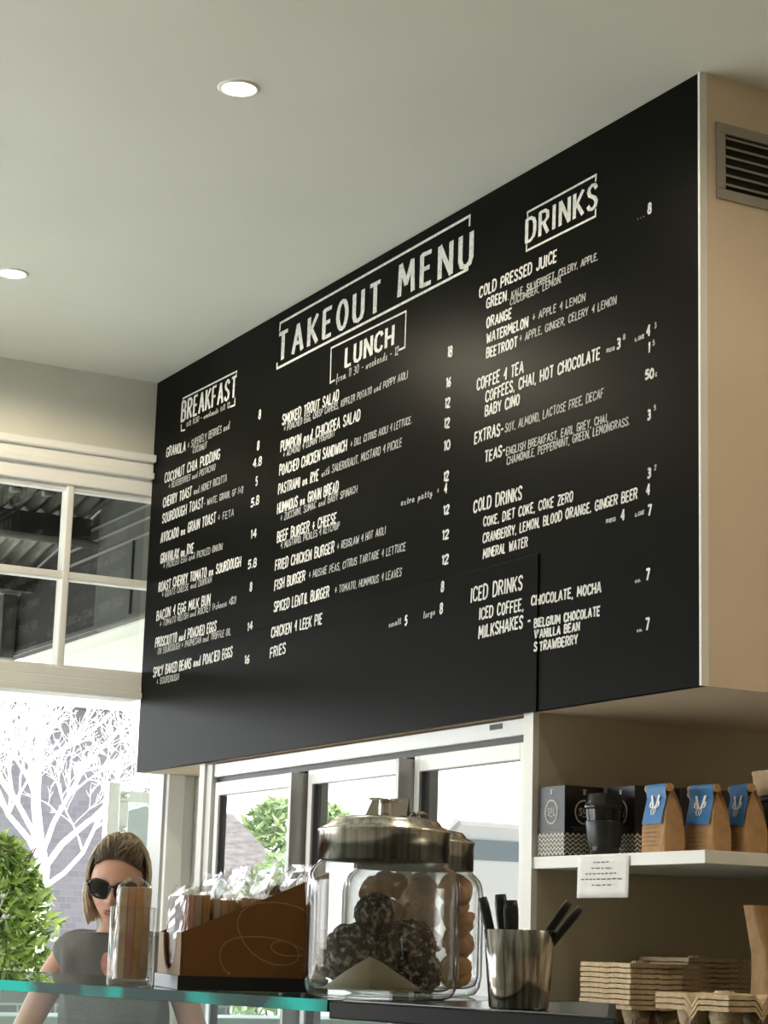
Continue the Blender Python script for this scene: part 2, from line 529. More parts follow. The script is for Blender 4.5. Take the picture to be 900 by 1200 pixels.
# bulkhead carrying the menu
b = MB()
b.box(XB + 0.021, 5.0, YR, YW, ZB, ZC)
struct(b.build('wall_bulkhead', 'warm_plaster'))
struct(MB().box(2.88, 5.0, 4.428, 4.473, 0, ZB).build('wall_partition', 'alcove_wall'))
struct(MB().box(XB + 0.012, 2.88, 4.428, 4.473, 0, ZB).build('trim_partition', 'white_paint'))
struct(MB().box(3.65, 3.75, 4.473, YW, 0, ZB).build('wall_recess', 'plaster'))
struct(MB().box(XB - 0.001, XB + 0.02, YR - 0.002, YR + 0.006, ZB, ZC).build('trim_corner', 'white_paint'))
# transom window and its mouldings
t = MB()
t.box(-2.2, 2.848, YW - 0.045, YW + 0.1, E + 1.771, E + 1.800)
t.box(-2.2, 2.848, YW - 0.020, YW + 0.1, E + 1.732, E + 1.771)
t.box(-2.2, 2.848, YW - 0.035, YW + 0.1, E + 1.708, E + 1.732)
t.box(-2.2, 2.955, YW - 0.005, YW + 0.1, E + 1.650, E + 1.708)
struct(t.build('trim_head', 'trim_paint', bevel=0.004))
t = MB()
t.box(-2.2, 2.955, YW - 0.000, YW + 0.1, E + 0.930, E + 0.965)
t.box(-2.2, 2.848, YW - 0.012, YW + 0.1, E + 0.893, E + 0.930)
t.box(-2.2, 2.848, YW - 0.030, YW + 0.1, E + 0.868, E + 0.893)
struct(t.build('trim_transom', 'white_paint', bevel=0.004))
win = MB()
xs = [-2.18 + 0.47 * k for k in range(11)]
win.box(-2.2, 2.955, YW + 0.02, YW + 0.07, E + 1.632, E + 1.652)
win.box(-2.2, 2.955, YW + 0.02, YW + 0.07, E + 0.960, E + 0.976)
win.box(-2.2, 2.955, YW + 0.015, YW + 0.07, E + 1.294, E + 1.324)
for x in xs:
    win.box(x - 0.014 + 0.0155, x + 0.014 + 0.0155, YW + 0.012, YW + 0.075, E + 0.960, E + 1.652)
wo_ = struct(win.build('window_1', 'white_paint', bevel=0.005))
g = MB().box(-2.2, 2.955, YW + 0.044, YW + 0.048, E + 0.97, E + 1.64)
g.build('pane', 'window_glass', wo_)
# right-hand posts of the opening
p = MB()
p.box(2.962, 3.030, YW - 0.05, YW + 0.1, 0, ZB)
p.box(3.030, 3.085, YW - 0.012, YW + 0.0, 0, ZB)
p.box(3.085, 3.118, YW - 0.06, YW + 0.0, 0, ZB)
struct(p.build('trim_post', 'white_paint', bevel=0.004))
struct(MB().box(2.950, 2.962, YW - 0.03, YW + 0.1, 0, E + 0.868).build('trim_seal', 'fridge_grey'))
p = MB()
p.box(-2.2, -2.12, YW - 0.02, YW + 0.1, 0, E + 0.868)
struct(p.build('trim_jamb', 'white_paint'))
struct(MB().box(1.3, 2.95, YW - 0.10, YW + 0.22, 1.10, 1.175).build('trim_sill', 'sill_teal', bevel=0.006))

# ------------------------------------------------------------------ stroke alphabet (cap height 1)
G = {}
def gl(ch, w, *st): G[ch] = (w, st)
gl(' ', .26)
gl('A', .46, [(0, 0), (.23, 1), (.46, 0)], [(.08, .32), (.38, .32)])
gl('B', .40, [(0, 0), (0, 1), (.24, 1), (.36, .90), (.36, .64), (.24, .53), (0, .53)], [(.24, .53), (.40, .42), (.40, .12), (.26, 0), (0, 0)])
gl('C', .40, [(.40, .80), (.34, .95), (.21, 1), (.07, .92), (0, .74), (0, .26), (.07, .08), (.21, 0), (.34, .05), (.40, .20)])
gl('D', .42, [(0, 0), (0, 1), (.20, 1), (.36, .88), (.42, .68), (.42, .32), (.36, .12), (.20, 0), (0, 0)])
gl('E', .34, [(.34, 1), (0, 1), (0, 0), (.34, 0)], [(0, .52), (.28, .52)])
gl('F', .34, [(.34, 1), (0, 1), (0, 0)], [(0, .50), (.28, .50)])
gl('G', .42, [(.40, .82), (.33, .96), (.20, 1), (.07, .92), (0, .74), (0, .26), (.07, .08), (.21, 0), (.36, .06), (.42, .20), (.42, .44), (.24, .44)])
gl('H', .42, [(0, 0), (0, 1)], [(.42, 0), (.42, 1)], [(0, .48), (.42, .48)])
gl('I', .10, [(.05, 0), (.05, 1)])
gl('J', .30, [(.30, 1), (.30, .2), (.22, .04), (.12, 0), (.03, .06), (0, .2)])
gl('K', .40, [(0, 0), (0, 1)], [(.40, 1), (.03, .42)], [(.12, .55), (.40, 0)])
gl('L', .32, [(0, 1), (0, 0), (.32, 0)])
gl('M', .54, [(0, 0), (.04, 1), (.27, .30), (.50, 1), (.54, 0)])
gl('N', .42, [(0, 0), (0, 1), (.42, 0), (.42, 1)])
gl('O', .42, arc(.21, .5, .21, .5, 90, 450, 16))
gl('P', .38, [(0, 0), (0, 1), (.24, 1), (.38, .88), (.38, .60), (.24, .46), (0, .46)])
gl('Q', .42, arc(.21, .5, .21, .5, 90, 450, 16), [(.26, .2), (.44, -.06)])
gl('R', .40, [(0, 0), (0, 1), (.24, 1), (.38, .88), (.38, .64), (.24, .50), (0, .50)], [(.18, .50), (.40, 0)])
gl('S', .38, [(.37, .82), (.30, .96), (.18, 1), (.06, .93), (.01, .78), (.06, .62), (.30, .42), (.37, .26), (.32, .06), (.19, 0), (.06, .05), (0, .18)])
gl('T', .42, [(0, 1), (.42, 1)], [(.21, 1), (.21, 0)])
gl('U', .40, [(0, 1), (0, .24), (.06, .06), (.20, 0), (.34, .06), (.40, .24), (.40, 1)])
gl('V', .42, [(0, 1), (.21, 0), (.42, 1)])
gl('W', .58, [(0, 1), (.13, 0), (.29, .75), (.45, 0), (.58, 1)])
gl('X', .42, [(0, 0), (.42, 1)], [(0, 1), (.42, 0)])
gl('Y', .42, [(0, 1), (.21, .46), (.42, 1)], [(.21, .46), (.21, 0)])
gl('Z', .38, [(0, 1), (.38, 1), (0, 0), (.38, 0)])
gl('0', .42, arc(.21, .5, .21, .5, 90, 450, 16))
gl('1', .10, [(0, .84), (.10, 1), (.10, 0)])
gl('2', .38, [(0, .78), (.05, .94), (.19, 1), (.33, .93), (.37, .76), (.30, .54), (0, 0), (.38, 0)])
gl('3', .38, [(.02, .96), (.20, 1), (.36, .90), (.34, .66), (.14, .54), (.36, .44), (.38, .16), (.22, 0), (0, .06)])
gl('4', .42, [(.30, 0), (.30, 1), (0, .34), (.42, .34)])
gl('5', .38, [(.36, 1), (.06, 1), (.03, .56), (.22, .60), (.36, .48), (.38, .18), (.22, 0), (0, .05)])
gl('6', .38, [(.32, .98), (.12, .74), (.01, .42), (.02, .14), (.18, 0), (.34, .08), (.38, .28), (.30, .46), (.16, .50), (.02, .38)])
gl('7', .40, [(0, 1), (.40, 1), (.14, 0)])
gl('8', .40, arc(.20, .76, .17, .24, 270, 630, 12), arc(.20, .26, .20, .26, 90, 450, 12))
gl('+', .34, [(.17, .16), (.17, .84)], [(0, .44), (.34, .44)])
gl('&', .34, [(.30, 0), (.30, 1), (0, .42), (.34, .42)])
gl('-', .26, [(0, .45), (.26, .45)])
gl('.', .02, [(0, 0), (.02, .06)])
gl(',', .06, [(.05, .06), (0, -.12)])
gl(':', .02, [(0, .2), (.02, .26)], [(0, .6), (.02, .66)])
gl('(', .12, [(.12, 1.05), (.02, .75), (.02, .25), (.12, -.05)])
gl(')', .12, [(0, 1.05), (.10, .75), (.10, .25), (0, -.05)])
gl('$', .38, G['S'][1][0], [(.19, 1.12), (.19, -.12)])
# brush-script small letters, joined by their exit strokes
gl('a', .40, [(.30, .48), (.14, .52), (.02, .30), (.06, .04), (.18, .02), (.30, .30), (.30, .46), (.30, .06), (.40, .06)])
gl('c', .30, [(.28, .44), (.14, .52), (.02, .30), (.06, .04), (.20, .02), (.30, .12)])
gl('d', .42, [(.28, .46), (.14, .52), (.02, .30), (.06, .04), (.18, .02), (.28, .26), (.34, 1), (.30, .06), (.42, .06)])
gl('e', .32, [(.02, .24), (.26, .36), (.20, .52), (.06, .46), (.02, .20), (.10, .02), (.22, .02), (.32, .12)])
gl('f', .30, [(.02, .06), (.14, .4), (.22, .96), (.14, .98), (.12, .5), (.10, -.30)], [(.02, .46), (.28, .50)])
gl('g', .36, [(.28, .46), (.14, .52), (.02, .32), (.08, .06), (.20, .08), (.28, .46), (.26, -.22), (.14, -.38), (.06, -.22), (.36, .10)])
gl('h', .36, [(.02, 0), (.10, .98), (.04, .10), (.16, .46), (.26, .44), (.26, .04), (.36, .06)])
gl('i', .14, [(.02, .44), (.03, .06), (.14, .06)], [(.05, .66), (.06, .70)])
gl('k', .36, [(.02, 0), (.10, .98)], [(.28, .50), (.08, .24), (.26, .02), (.36, .08)])
gl('l', .18, [(.02, .1), (.14, .80), (.10, .98), (.04, .7), (.06, .04), (.18, .06)])
gl('m', .54, [(.02, .46), (.04, 0), (.04, .30), (.16, .50), (.22, .40), (.22, 0), (.24, .34), (.36, .50), (.42, .40), (.42, .04), (.54, .06)])
gl('n', .38, [(.02, .46), (.04, 0), (.04, .30), (.18, .50), (.26, .40), (.26, .04), (.38, .06)])
gl('o', .36, arc(.15, .26, .14, .25, 90, 450, 10), [(.20, .48), (.36, .44)])
gl('p', .36, [(.04, .48), (.02, -.36), (.04, .36), (.18, .50), (.30, .34), (.22, .04), (.06, .06), (.36, .06)])
gl('r', .28, [(.02, .46), (.04, 0), (.06, .32), (.16, .48), (.28, .44)])
gl('s', .26, [(.22, .46), (.08, .48), (.06, .32), (.20, .20), (.16, .02), (.02, .04), (.26, .10)])
gl('t', .26, [(.14, .84), (.08, .08), (.16, .02), (.26, .10)], [(0, .52), (.26, .54)])
gl('w', .50, [(.02, .46), (.08, .02), (.22, .38), (.28, .02), (.42, .48), (.50, .42)])
gl('x', .34, [(.04, .48), (.28, .02), (.34, .06)], [(.28, .50), (.04, 0)])
gl('y', .36, [(.02, .48), (.08, .10), (.22, .14), (.28, .48), (.22, -.26), (.10, -.38), (.04, -.2), (.36, .12)])

GAP = .15
def text_width(s, gap):
    return sum(G[c][0] + (gap if i < len(s) - 1 else 0) for i, c in enumerate(s))
def set_text(mb, s, y0, z0, y1, z1, h, w, place, slant=0.0, gap=GAP, mi=0, jitter=0.0, asp=1.0):
    h -= .95 * w; z0 += .47 * w; z1 += .47 * w
    """letters from (y0,z0) to (y1,z1); u runs from left to right, place maps (u, v) on the surface"""
    sg = 1 if y1 >= y0 else -1
    cut = min(w * asp * .45, abs(y1 - y0) * .12)
    y0 += sg * cut; y1 -= sg * cut
    L = abs(y1 - y0)
    k = L / max(text_width(s, gap), .01)
    if len(s) == 1: k = min(k, h * 1.15) if G[s][0] > .2 else h
    x = 0
    for c in s:
        wd, st = G[c]
        jz = random.uniform(-jitter, jitter) * h
        jh = h * (1 + random.uniform(-jitter, jitter))
        for line in st:
            pts = []
            for (a, bb) in line:
                u = x + a * k + slant * bb * h
                base = z0 + (z1 - z0) * (u / L if L else 0)
                pts.append((y0 + sg * u, base + jz + bb * jh))
            mb.ribbon(pts, w, place, mi, .22, None, asp)
        x += (wd + gap) * k
MENU={'breakfast':[
('BREAKFAST',6.847,3.331,6.355,3.321,0.081,'H'),
('till 11:30 - weekends till 12',6.792,3.302,6.406,3.292,0.023,'s'),
('8',6.161,3.196,6.125,3.194,0.035,'m'),
('8',6.163,3.088,6.127,3.087,0.035,'m'),
('4.8',6.190,3.031,6.119,3.029,0.034,'m'),
('5',6.163,2.963,6.129,2.963,0.033,'m'),
('5.8',6.193,2.894,6.126,2.894,0.033,'m'),
('14',6.182,2.783,6.135,2.781,0.033,'m'),
('5.8',6.195,2.679,6.125,2.680,0.033,'m'),
('8',6.172,2.600,6.135,2.601,0.034,'m'),
('14',6.177,2.467,6.134,2.468,0.031,'m'),
('16',6.179,2.354,6.139,2.354,0.031,'m'),
('GRANOLA',6.971,3.220,6.788,3.211,0.041,'m'),
('+ SUPERFLY BERRIES and',6.769,3.214,6.398,3.213,0.030,'s'),
('COCONUT',6.719,3.186,6.591,3.182,0.026,'s'),
('COCONUT CHIA PUDDING',6.974,3.121,6.471,3.119,0.040,'m'),
('+ BLUEBERRIES and PISTACHIO',6.931,3.093,6.507,3.085,0.025,'s'),
('CHERRY TOAST',6.978,3.028,6.708,3.026,0.040,'m'),
('and HONEY RICOTTA',6.692,3.027,6.402,3.024,0.029,'s'),
('SOURDOUGH TOAST',6.978,2.967,6.598,2.966,0.040,'m'),
('- WHITE, GRAIN, GF (+1)',6.594,2.967,6.261,2.958,0.026,'s'),
('AVOCADO on GRAIN TOAST',6.983,2.894,6.482,2.890,0.040,'m'),
('+ FETA',6.464,2.890,6.329,2.889,0.028,'s'),
('GRAVALAX on RYE',6.974,2.814,6.666,2.810,0.040,'m'),
('+ PICKLED EGG and PICKLED ONION',6.943,2.790,6.414,2.782,0.026,'s'),
('ROAST CHERRY TOMATO on SOURDOUGH',6.978,2.708,6.251,2.699,0.039,'m'),
('+ GOATS CHEESE and DUKKAH',6.942,2.681,6.494,2.677,0.026,'s'),
('BACON & EGG MILK BUN',6.983,2.601,6.496,2.601,0.039,'m'),
('+ TOMATO RELISH and ROCKET (+cheese +$2)',6.947,2.573,6.277,2.576,0.026,'s'),
('PROSCIUTTO and POACHED EGGS',6.981,2.499,6.432,2.497,0.039,'m'),
('ON SOURDOUGH + PARMESAN and TRUFFLE OIL',6.954,2.471,6.310,2.471,0.026,'s'),
('SPICY BAKED BEANS and POACHED EGGS',6.987,2.390,6.278,2.390,0.039,'m'),
('+ SOURDOUGH',6.950,2.359,6.742,2.358,0.026,'s'),
],'title':[
('TAKEOUT',6.031,3.372,5.300,3.364,0.095,'T'),
('MENU',5.198,3.375,4.755,3.355,0.099,'T'),
],'lunch':[
('LUNCH',5.532,3.229,5.211,3.226,0.068,'H'),
('from 11 30 - weekends - 12',5.588,3.194,5.180,3.189,0.029,'s'),
('18',4.889,3.107,4.860,3.106,0.034,'m'),
('16',4.893,3.019,4.864,3.017,0.032,'m'),
('12',4.897,2.959,4.866,2.957,0.032,'m'),
('12',4.899,2.899,4.866,2.897,0.032,'m'),
('10',4.897,2.832,4.860,2.831,0.032,'m'),
('12',4.895,2.743,4.864,2.742,0.031,'m'),
('extra patty',5.140,2.715,4.955,2.713,0.023,'s'),
('+',4.929,2.714,4.903,2.713,0.020,'s'),
('4',4.890,2.705,4.862,2.705,0.033,'m'),
('12',4.891,2.644,4.857,2.645,0.030,'m'),
('12',4.894,2.572,4.856,2.572,0.030,'m'),
('12',4.893,2.501,4.854,2.501,0.030,'m'),
('8',4.887,2.422,4.860,2.423,0.032,'m'),
('small',5.184,2.358,5.110,2.361,0.020,'s'),
('5',5.090,2.353,5.060,2.354,0.031,'m'),
('large',4.982,2.360,4.915,2.364,0.022,'s'),
('8',4.891,2.360,4.859,2.361,0.033,'m'),
('SMOKED TROUT SALAD',5.972,3.134,5.563,3.130,0.039,'m'),
('+ POACHED EGG, CRISP CAPERS, KIPFLER POTATO and POPPY AIOLI',5.957,3.109,5.120,3.101,0.025,'s'),
('PUMPKIN and CHICKPEA SALAD',5.977,3.043,5.414,3.035,0.039,'m'),
('+ ALMOND & CUMIN YOGHURT',5.955,3.021,5.581,3.019,0.024,'s'),
('POACHED CHICKEN SANDWICH',5.979,2.963,5.498,2.954,0.039,'m'),
('+ DILL CITRUS AIOLI & LETTUCE.',5.474,2.959,5.088,2.956,0.025,'s'),
('PASTRAMI on RYE',5.982,2.899,5.686,2.894,0.038,'m'),
('with SAUERKRAUT, MUSTARD & PICKLE',5.666,2.901,5.145,2.897,0.028,'s'),
('HUMMOUS on GRAIN BREAD',5.984,2.834,5.544,2.831,0.038,'m'),
('+ ZUCCHINI, SUMAC and BABY SPINACH',5.956,2.805,5.419,2.806,0.026,'s'),
('BEEF BURGER + CHEESE',5.976,2.737,5.551,2.733,0.038,'m'),
('& MUSTARD, PICKLES & KETCHUP',5.945,2.711,5.529,2.711,0.025,'s'),
('FRIED CHICKEN BURGER',5.981,2.643,5.559,2.640,0.038,'m'),
('+ REDSLAW & HOT AIOLI',5.540,2.645,5.228,2.646,0.026,'s'),
('FISH BURGER',5.980,2.577,5.755,2.579,0.037,'m'),
('+ MUSHIE PEAS, CITRUS TARTARE & LETTUCE',5.730,2.581,5.105,2.577,0.026,'s'),
('SPICED LENTIL BURGER',5.978,2.505,5.583,2.503,0.037,'m'),
('+ TOMATO, HUMMOUS & LEAVES',5.546,2.507,5.123,2.504,0.026,'s'),
('CHICKEN & LEEK PIE',5.980,2.420,5.615,2.421,0.037,'m'),
('FRIES',5.983,2.354,5.867,2.358,0.037,'m'),
],'drinks':[
('DRINKS',4.483,3.331,4.136,3.329,0.079,'H'),
('...',3.962,3.242,3.933,3.241,0.018,'s'),
('8',3.920,3.242,3.890,3.240,0.031,'m'),
('COLD PRESSED JUICE',4.720,3.241,4.324,3.236,0.036,'n'),
('GREEN',4.680,3.198,4.573,3.194,0.033,'n'),
('. KALE, SILVERBEET, CELERY, APPLE,',4.566,3.195,4.134,3.187,0.022,'s'),
('CUCUMBER, LEMON.',4.555,3.175,4.301,3.172,0.022,'s'),
('ORANGE',4.678,3.141,4.545,3.138,0.033,'n'),
('WATERMELON',4.676,3.096,4.460,3.091,0.032,'n'),
('+ APPLE & LEMON',4.441,3.101,4.189,3.091,0.024,'s'),
('BEETROOT',4.676,3.053,4.512,3.048,0.032,'n'),
('+ APPLE, GINGER, CELERY & LEMON',4.504,3.057,4.051,3.046,0.024,'s'),
('REG',4.093,2.928,4.056,2.927,0.011,'s'),
('3',4.049,2.925,4.023,2.924,0.031,'m'),
('8',4.021,2.944,4.007,2.943,0.016,'s'),
('LGE',3.971,2.927,3.931,2.927,0.011,'s'),
('4',3.924,2.926,3.896,2.924,0.031,'m'),
('3',3.891,2.940,3.875,2.940,0.016,'s'),
('1',3.914,2.884,3.903,2.884,0.030,'m'),
('5',3.898,2.898,3.881,2.897,0.016,'s'),
('COFFEE & TEA',4.723,2.971,4.480,2.966,0.037,'n'),
('COFFEES, CHAI, HOT CHOCOLATE',4.675,2.927,4.120,2.918,0.035,'n'),
('BABY CINO',4.677,2.887,4.497,2.881,0.034,'n'),
('50',3.929,2.818,3.891,2.816,0.028,'m'),
('c',3.887,2.818,3.877,2.817,0.021,'s'),
('EXTRAS-',4.730,2.819,4.576,2.816,0.037,'n'),
('SOY, ALMOND, LACTOSE FREE, DECAF',4.570,2.819,4.105,2.815,0.026,'s'),
('3',3.919,2.715,3.896,2.715,0.028,'m'),
('5',3.892,2.734,3.878,2.734,0.015,'s'),
('TEAS-',4.673,2.755,4.565,2.757,0.034,'n'),
('ENGLISH BREAKFAST, EARL GREY, CHAI,',4.562,2.753,4.083,2.747,0.024,'s'),
('CHAMOMILE, PEPPERMINT, GREEN, LEMONGRASS.',4.558,2.726,3.992,2.720,0.024,'s'),
('3',3.918,2.568,3.895,2.568,0.028,'m'),
('2',3.890,2.585,3.876,2.586,0.015,'s'),
('4',3.923,2.527,3.892,2.527,0.030,'m'),
('COLD DRINKS',4.727,2.623,4.478,2.618,0.039,'n'),
('COKE, DIET COKE, COKE ZERO',4.673,2.575,4.236,2.570,0.029,'t'),
('CRANBERRY, LEMON, BLOOD ORANGE, GINGER BEER',4.674,2.529,3.958,2.527,0.029,'t'),
('MINERAL WATER',4.672,2.486,4.447,2.485,0.029,'t'),
('REG',4.090,2.488,4.048,2.488,0.011,'s'),
('4',4.027,2.482,4.000,2.482,0.030,'m'),
('LGE',3.968,2.484,3.929,2.485,0.011,'s'),
('7',3.917,2.477,3.890,2.477,0.030,'m'),
('ICED DRINKS',4.726,2.372,4.461,2.372,0.043,'n'),
('ICED COFFEE,',4.679,2.319,4.455,2.316,0.035,'n2'),
('CHOCOLATE, MOCHA',4.419,2.323,4.108,2.317,0.029,'n2'),
('ea.',3.967,2.321,3.942,2.321,0.013,'s'),
('7',3.924,2.321,3.898,2.321,0.031,'m'),
('MILKSHAKES -',4.680,2.267,4.420,2.270,0.037,'n'),
('BELGIUM CHOCOLATE',4.405,2.264,4.112,2.260,0.026,'n2'),
('VANILLA BEAN',4.403,2.235,4.200,2.233,0.025,'n2'),
('STRAWBERRY',4.404,2.201,4.208,2.201,0.027,'n2'),
('ea.',3.959,2.200,3.935,2.200,0.012,'s'),
('7',3.925,2.199,3.897,2.199,0.031,'m'),
]}
RULES={
'title':[[(6.021,3.480),(6.018,3.504),(4.780,3.506),(4.781,3.479)],[(6.031,3.364),(6.029,3.347),(4.786,3.346),(4.787,3.364)]],
'breakfast':[[(6.835,3.409),(6.836,3.422),(6.358,3.415),(6.363,3.404)],[(6.839,3.320),(6.836,3.298),(6.805,3.295)],[(6.365,3.317),(6.365,3.293),(6.403,3.295)]],
'lunch':[[(5.599,3.206),(5.627,3.204),(5.629,3.320),(5.142,3.315),(5.143,3.203),(5.176,3.203)]],
'drinks':[[(4.472,3.410),(4.473,3.421),(4.145,3.422),(4.147,3.407)],[(4.475,3.326),(4.475,3.311),(4.146,3.309),(4.146,3.326)]],
}
# ------------------------------------------------------------------ menu board
mb_root = thing('menu_board', 'large black hand-lettered takeout menu board on the bulkhead', 'menu board', (XB, 5.4, ZB))
def under(o, root):
    o.parent = root
    o.matrix_parent_inverse = Matrix.Translation(root.location).inverted() @ Matrix.Identity(4) if root.rotation_euler.z == 0 else (Matrix.Translation(root.location) @ Matrix.Rotation(root.rotation_euler.z, 4, 'Z')).inverted()
    return o
PY0, PY1, PZ = 4.39, 6.442, E + 1.010
brd = MB().box(XB, XB + 0.02, YR + 0.004, YW - 0.006, ZB, ZC - 0.002)
under(brd.build('panel', 'board_black'), mb_root)
acc = MB().box(XB - 0.005, XB - 0.0005, PY0, PY1, ZB - 0.002, PZ)
under(acc.build('access_panel', 'board_black', bevel=0.0015), mb_root)['label'] = 'raised lower panel'
def on_board(zrow):
    def f(u, v):
        return (XB - (0.0056 if PY0 - 0.005 < u < PY1 and zrow < PZ - .012 else 0.0010), u, v)
    return f
STY = {'T': (.0135, 0, 'w', .18), 'H': (.0100, 0.02, 'w', .26), 'm': (.0054, .06, 'w', .19), 'n': (.0054, .06, 'w', .20), 'n2': (.0050, .06, 'w', .20), 't': (.0044, .08, 'w', .20), 's': (.0036, .10, 's', .19)}
for sec, rows in MENU.items():
    m = MB()
    for (s, y0, z0, y1, z1, h, st) in rows:
        w_, sl, tone, gp = STY[st]
        if len(s) == 1 and st == 's': w_ = .0038
        elif len(s) <= 3 and st == 'm': w_ = .0064
        if st == 'T': h *= 1.10; z0 -= .006; z1 -= .006
        if sec == 'breakfast' and st == 'H': w_ = .0090
        if sec == 'drinks' and st == 'H': w_ = .0090; h *= .93
        set_text(m, s, y0, z0, y1, z1, h, w_, on_board(min(z0, z1)), sl, .34 if st in 'T' else gp, 0 if tone == 'w' else 1, 0 if st in 'TH' else .04, {'T': 1.8, 'H': 1.75, 's': 1.2}.get(st, 1.05 if len(s) <= 3 else 1.25))
    for r in RULES[sec]:
        m.ribbon(r, .0085 if sec == 'title' else .0062, lambda u, v: (XB - 0.0008, u, v), 0, .5)
    o = m.build(sec + '_lettering', ['lettering_white', 'lettering_soft'], recalc=False)
    under(o, mb_root)

# ------------------------------------------------------------------ recessed downlights
def downlight(label, x, y, power=38):
    t = thing('downlight', label, 'ceiling light', (x, y, ZC - 0.0), 0, 'recessed ceiling downlights')
    MB().lathe([(.042, -.0005), (.043, -.0045), (.049, -.0055), (.0535, -.0015), (.0535, -.0002)], 40, cap0=False, cap1=False).build('trim_ring', 'white_paint', t)
    MB().lathe([(.0425, -.0008), (.040, -.0030), (.0, -.0034)], 40, cap0=False, cap1=False).build('lens', 'lamp_lens', t)
    d = bpy.data.lights.new('downlight_lamp', 'SPOT')
    d.energy = power; d.color = (1, .84, .63); d.spot_size = math.radians(172); d.spot_blend = 0.2; d.shadow_soft_size = 0.04
    l = bpy.data.objects.new('downlight_lamp', d); COL.objects.link(l)
    l.parent = t; l.location = (0, 0, -.012)
    return t
downlight('round lit downlight nearer the top of the ceiling, in front of the menu title', 1.943, 4.404, 12)
downlight('round lit downlight at the left edge of the ceiling, nearer the window wall', 1.940, 6.136, 24)
downlight('lit downlight above the service counter, nearest the viewer', 1.943, 2.67, 12)
downlight('lit downlight over the counter in front of the air vent', 3.25, 1.25, 38)

# ------------------------------------------------------------------ air vent
v = thing('air_vent', 'rectangular grey louvred air vent high on the cream side wall', 'air vent', (2.897, YR, E + 1.78))
f = MB()
VW, VH, FW = 0.62, 0.195, 0.026
f.box(0, VW, -.008, 0, 0, FW).box(0, VW, -.008, 0, VH - FW, VH).box(0, FW, -.008, 0, FW, VH - FW).box(VW - FW, VW, -.008, 0, FW, VH - FW)
f.build('frame', 'vent_paint', v, bevel=.002)
MB().box(FW, VW - FW, -.0015, -.0005, FW, VH - FW).build('duct_back', 'timber_dark', v)
for k in range(6):
    z = FW + (k + .55) * (VH - 2 * FW) / 6
    MB().obox((VW / 2, -.0062, z), (VW / 2 - FW, 0, 0), (0, .0045, .0045), (0, -.0007, .0007)).build('slat', 'vent_paint', v)

# ------------------------------------------------------------------ fridge
FX = 2.88
fr = thing('display_fridge', 'white three-door display fridge with mirror-like glass doors under the menu board', 'fridge', (FX, 5.48, 0))
FY0, FY1, FT = 4.478, 6.545, E + 0.592
c = MB()
c.box(.04, .70, FY0 - 5.48, FY0 + .03 - 5.48, .05, FT).box(.04, .70, FY1 - .03 - 5.48, FY1 - 5.48, .05, FT)
c.box(.66, .70, FY0 + .03 - 5.48, FY1 - .03 - 5.48, .05, FT).box(.04, .66, FY0 + .03 - 5.48, FY1 - .03 - 5.48, .05, .10)
c.box(.04, .66, FY0 + .03 - 5.48, FY1 - .03 - 5.48, FT - .03, FT)
c.box(.0, .04, FY0 - 5.48, FY0 + .012 - 5.48, .05, FT)
c.box(.06, .66, FY0 + .03 - 5.48, FY1 - .03 - 5.48, 0, .05)
c.build('cabinet', 'fridge_white', fr)
MB().box(-.004, .04, FY0 - 5.48, 6.455 - 5.48, E + .548, FT).build('header', 'fridge_white', fr, bevel=.003)
MB().box(.012, .04, FY0 - 5.48, 6.455 - 5.48, E + .530, E + .548).build('door_track', 'fridge_dark', fr)
o = MB().box(-.012, .06, 6.455 - 5.48, 6.50 - 5.48, .05, FT).box(-.02, .0, 6.50 - 5.48, FY1 - 5.48, .05, FT + .004).build('side_stile', 'stile_grey', fr, bevel=.002)
MB().box(-.0065, -.003, 4.60 - 5.48, 4.66 - 5.48, E + .572, E + .586).build('lock', 'fridge_dark', fr)
ZD0, ZD1 = .16, E + .530
def fridge_door(y0, y1, label=None, last=False):
    """y0 (near) < y1 (far) in world, glass inset in a white frame; grey grip profile on the near edge"""
    d = MB()
    a, b_ = y0 - 5.48, y1 - 5.48
    st = .028
    d.box(.0, .036, a, a + st, ZD0, ZD1).box(.0, .036, b_ - st, b_, ZD0, ZD1)
    d.box(.0, .036, a + st, b_ - st, ZD1 - .045, ZD1).box(.0, .036, a + st, b_ - st, ZD0, ZD0 + .06)
    o = d.build('door', 'fridge_white', fr, bevel=.003)
    MB().box(.016, .022, a + st, b_ - st, ZD0 + .06, ZD1 - .045).build('pane', 'fridge_pane', o)
    MB().box(.003, .030, b_ - st - .012, b_ - st, ZD0 + .06, ZD1 - .046).build('gasket', 'fridge_dark', o)
    return o
for y0, y1 in ((4.490, 5.075), (5.135, 5.745), (5.835, 6.450)):
    fridge_door(y0, y1)
for y in (5.105, 5.79):
    hnd = MB()
    hnd.prism([(-.05, y - .030 - 5.48, ZD0), (-.05, y - .012 - 5.48, ZD0), (.034, y + .042 - 5.48, ZD0), (.034, y - .026 - 5.48, ZD0)], (0, 0, ZD1 - ZD0 - .008))
    hnd.build('grip_profile', 'fridge_grey', fr, bevel=.002)

# ------------------------------------------------------------------ alcove shelf
SZ = E + .232          # top of the shelf
sh = MB().box(2.868, 4.95, YR + .012, 4.428, SZ - .030, SZ)
sh = tag(sh.build('wall_shelf', 'white_paint', bevel=.0015), 'white wall shelf carrying boxes and coffee bags beside the fridge', 'shelf')

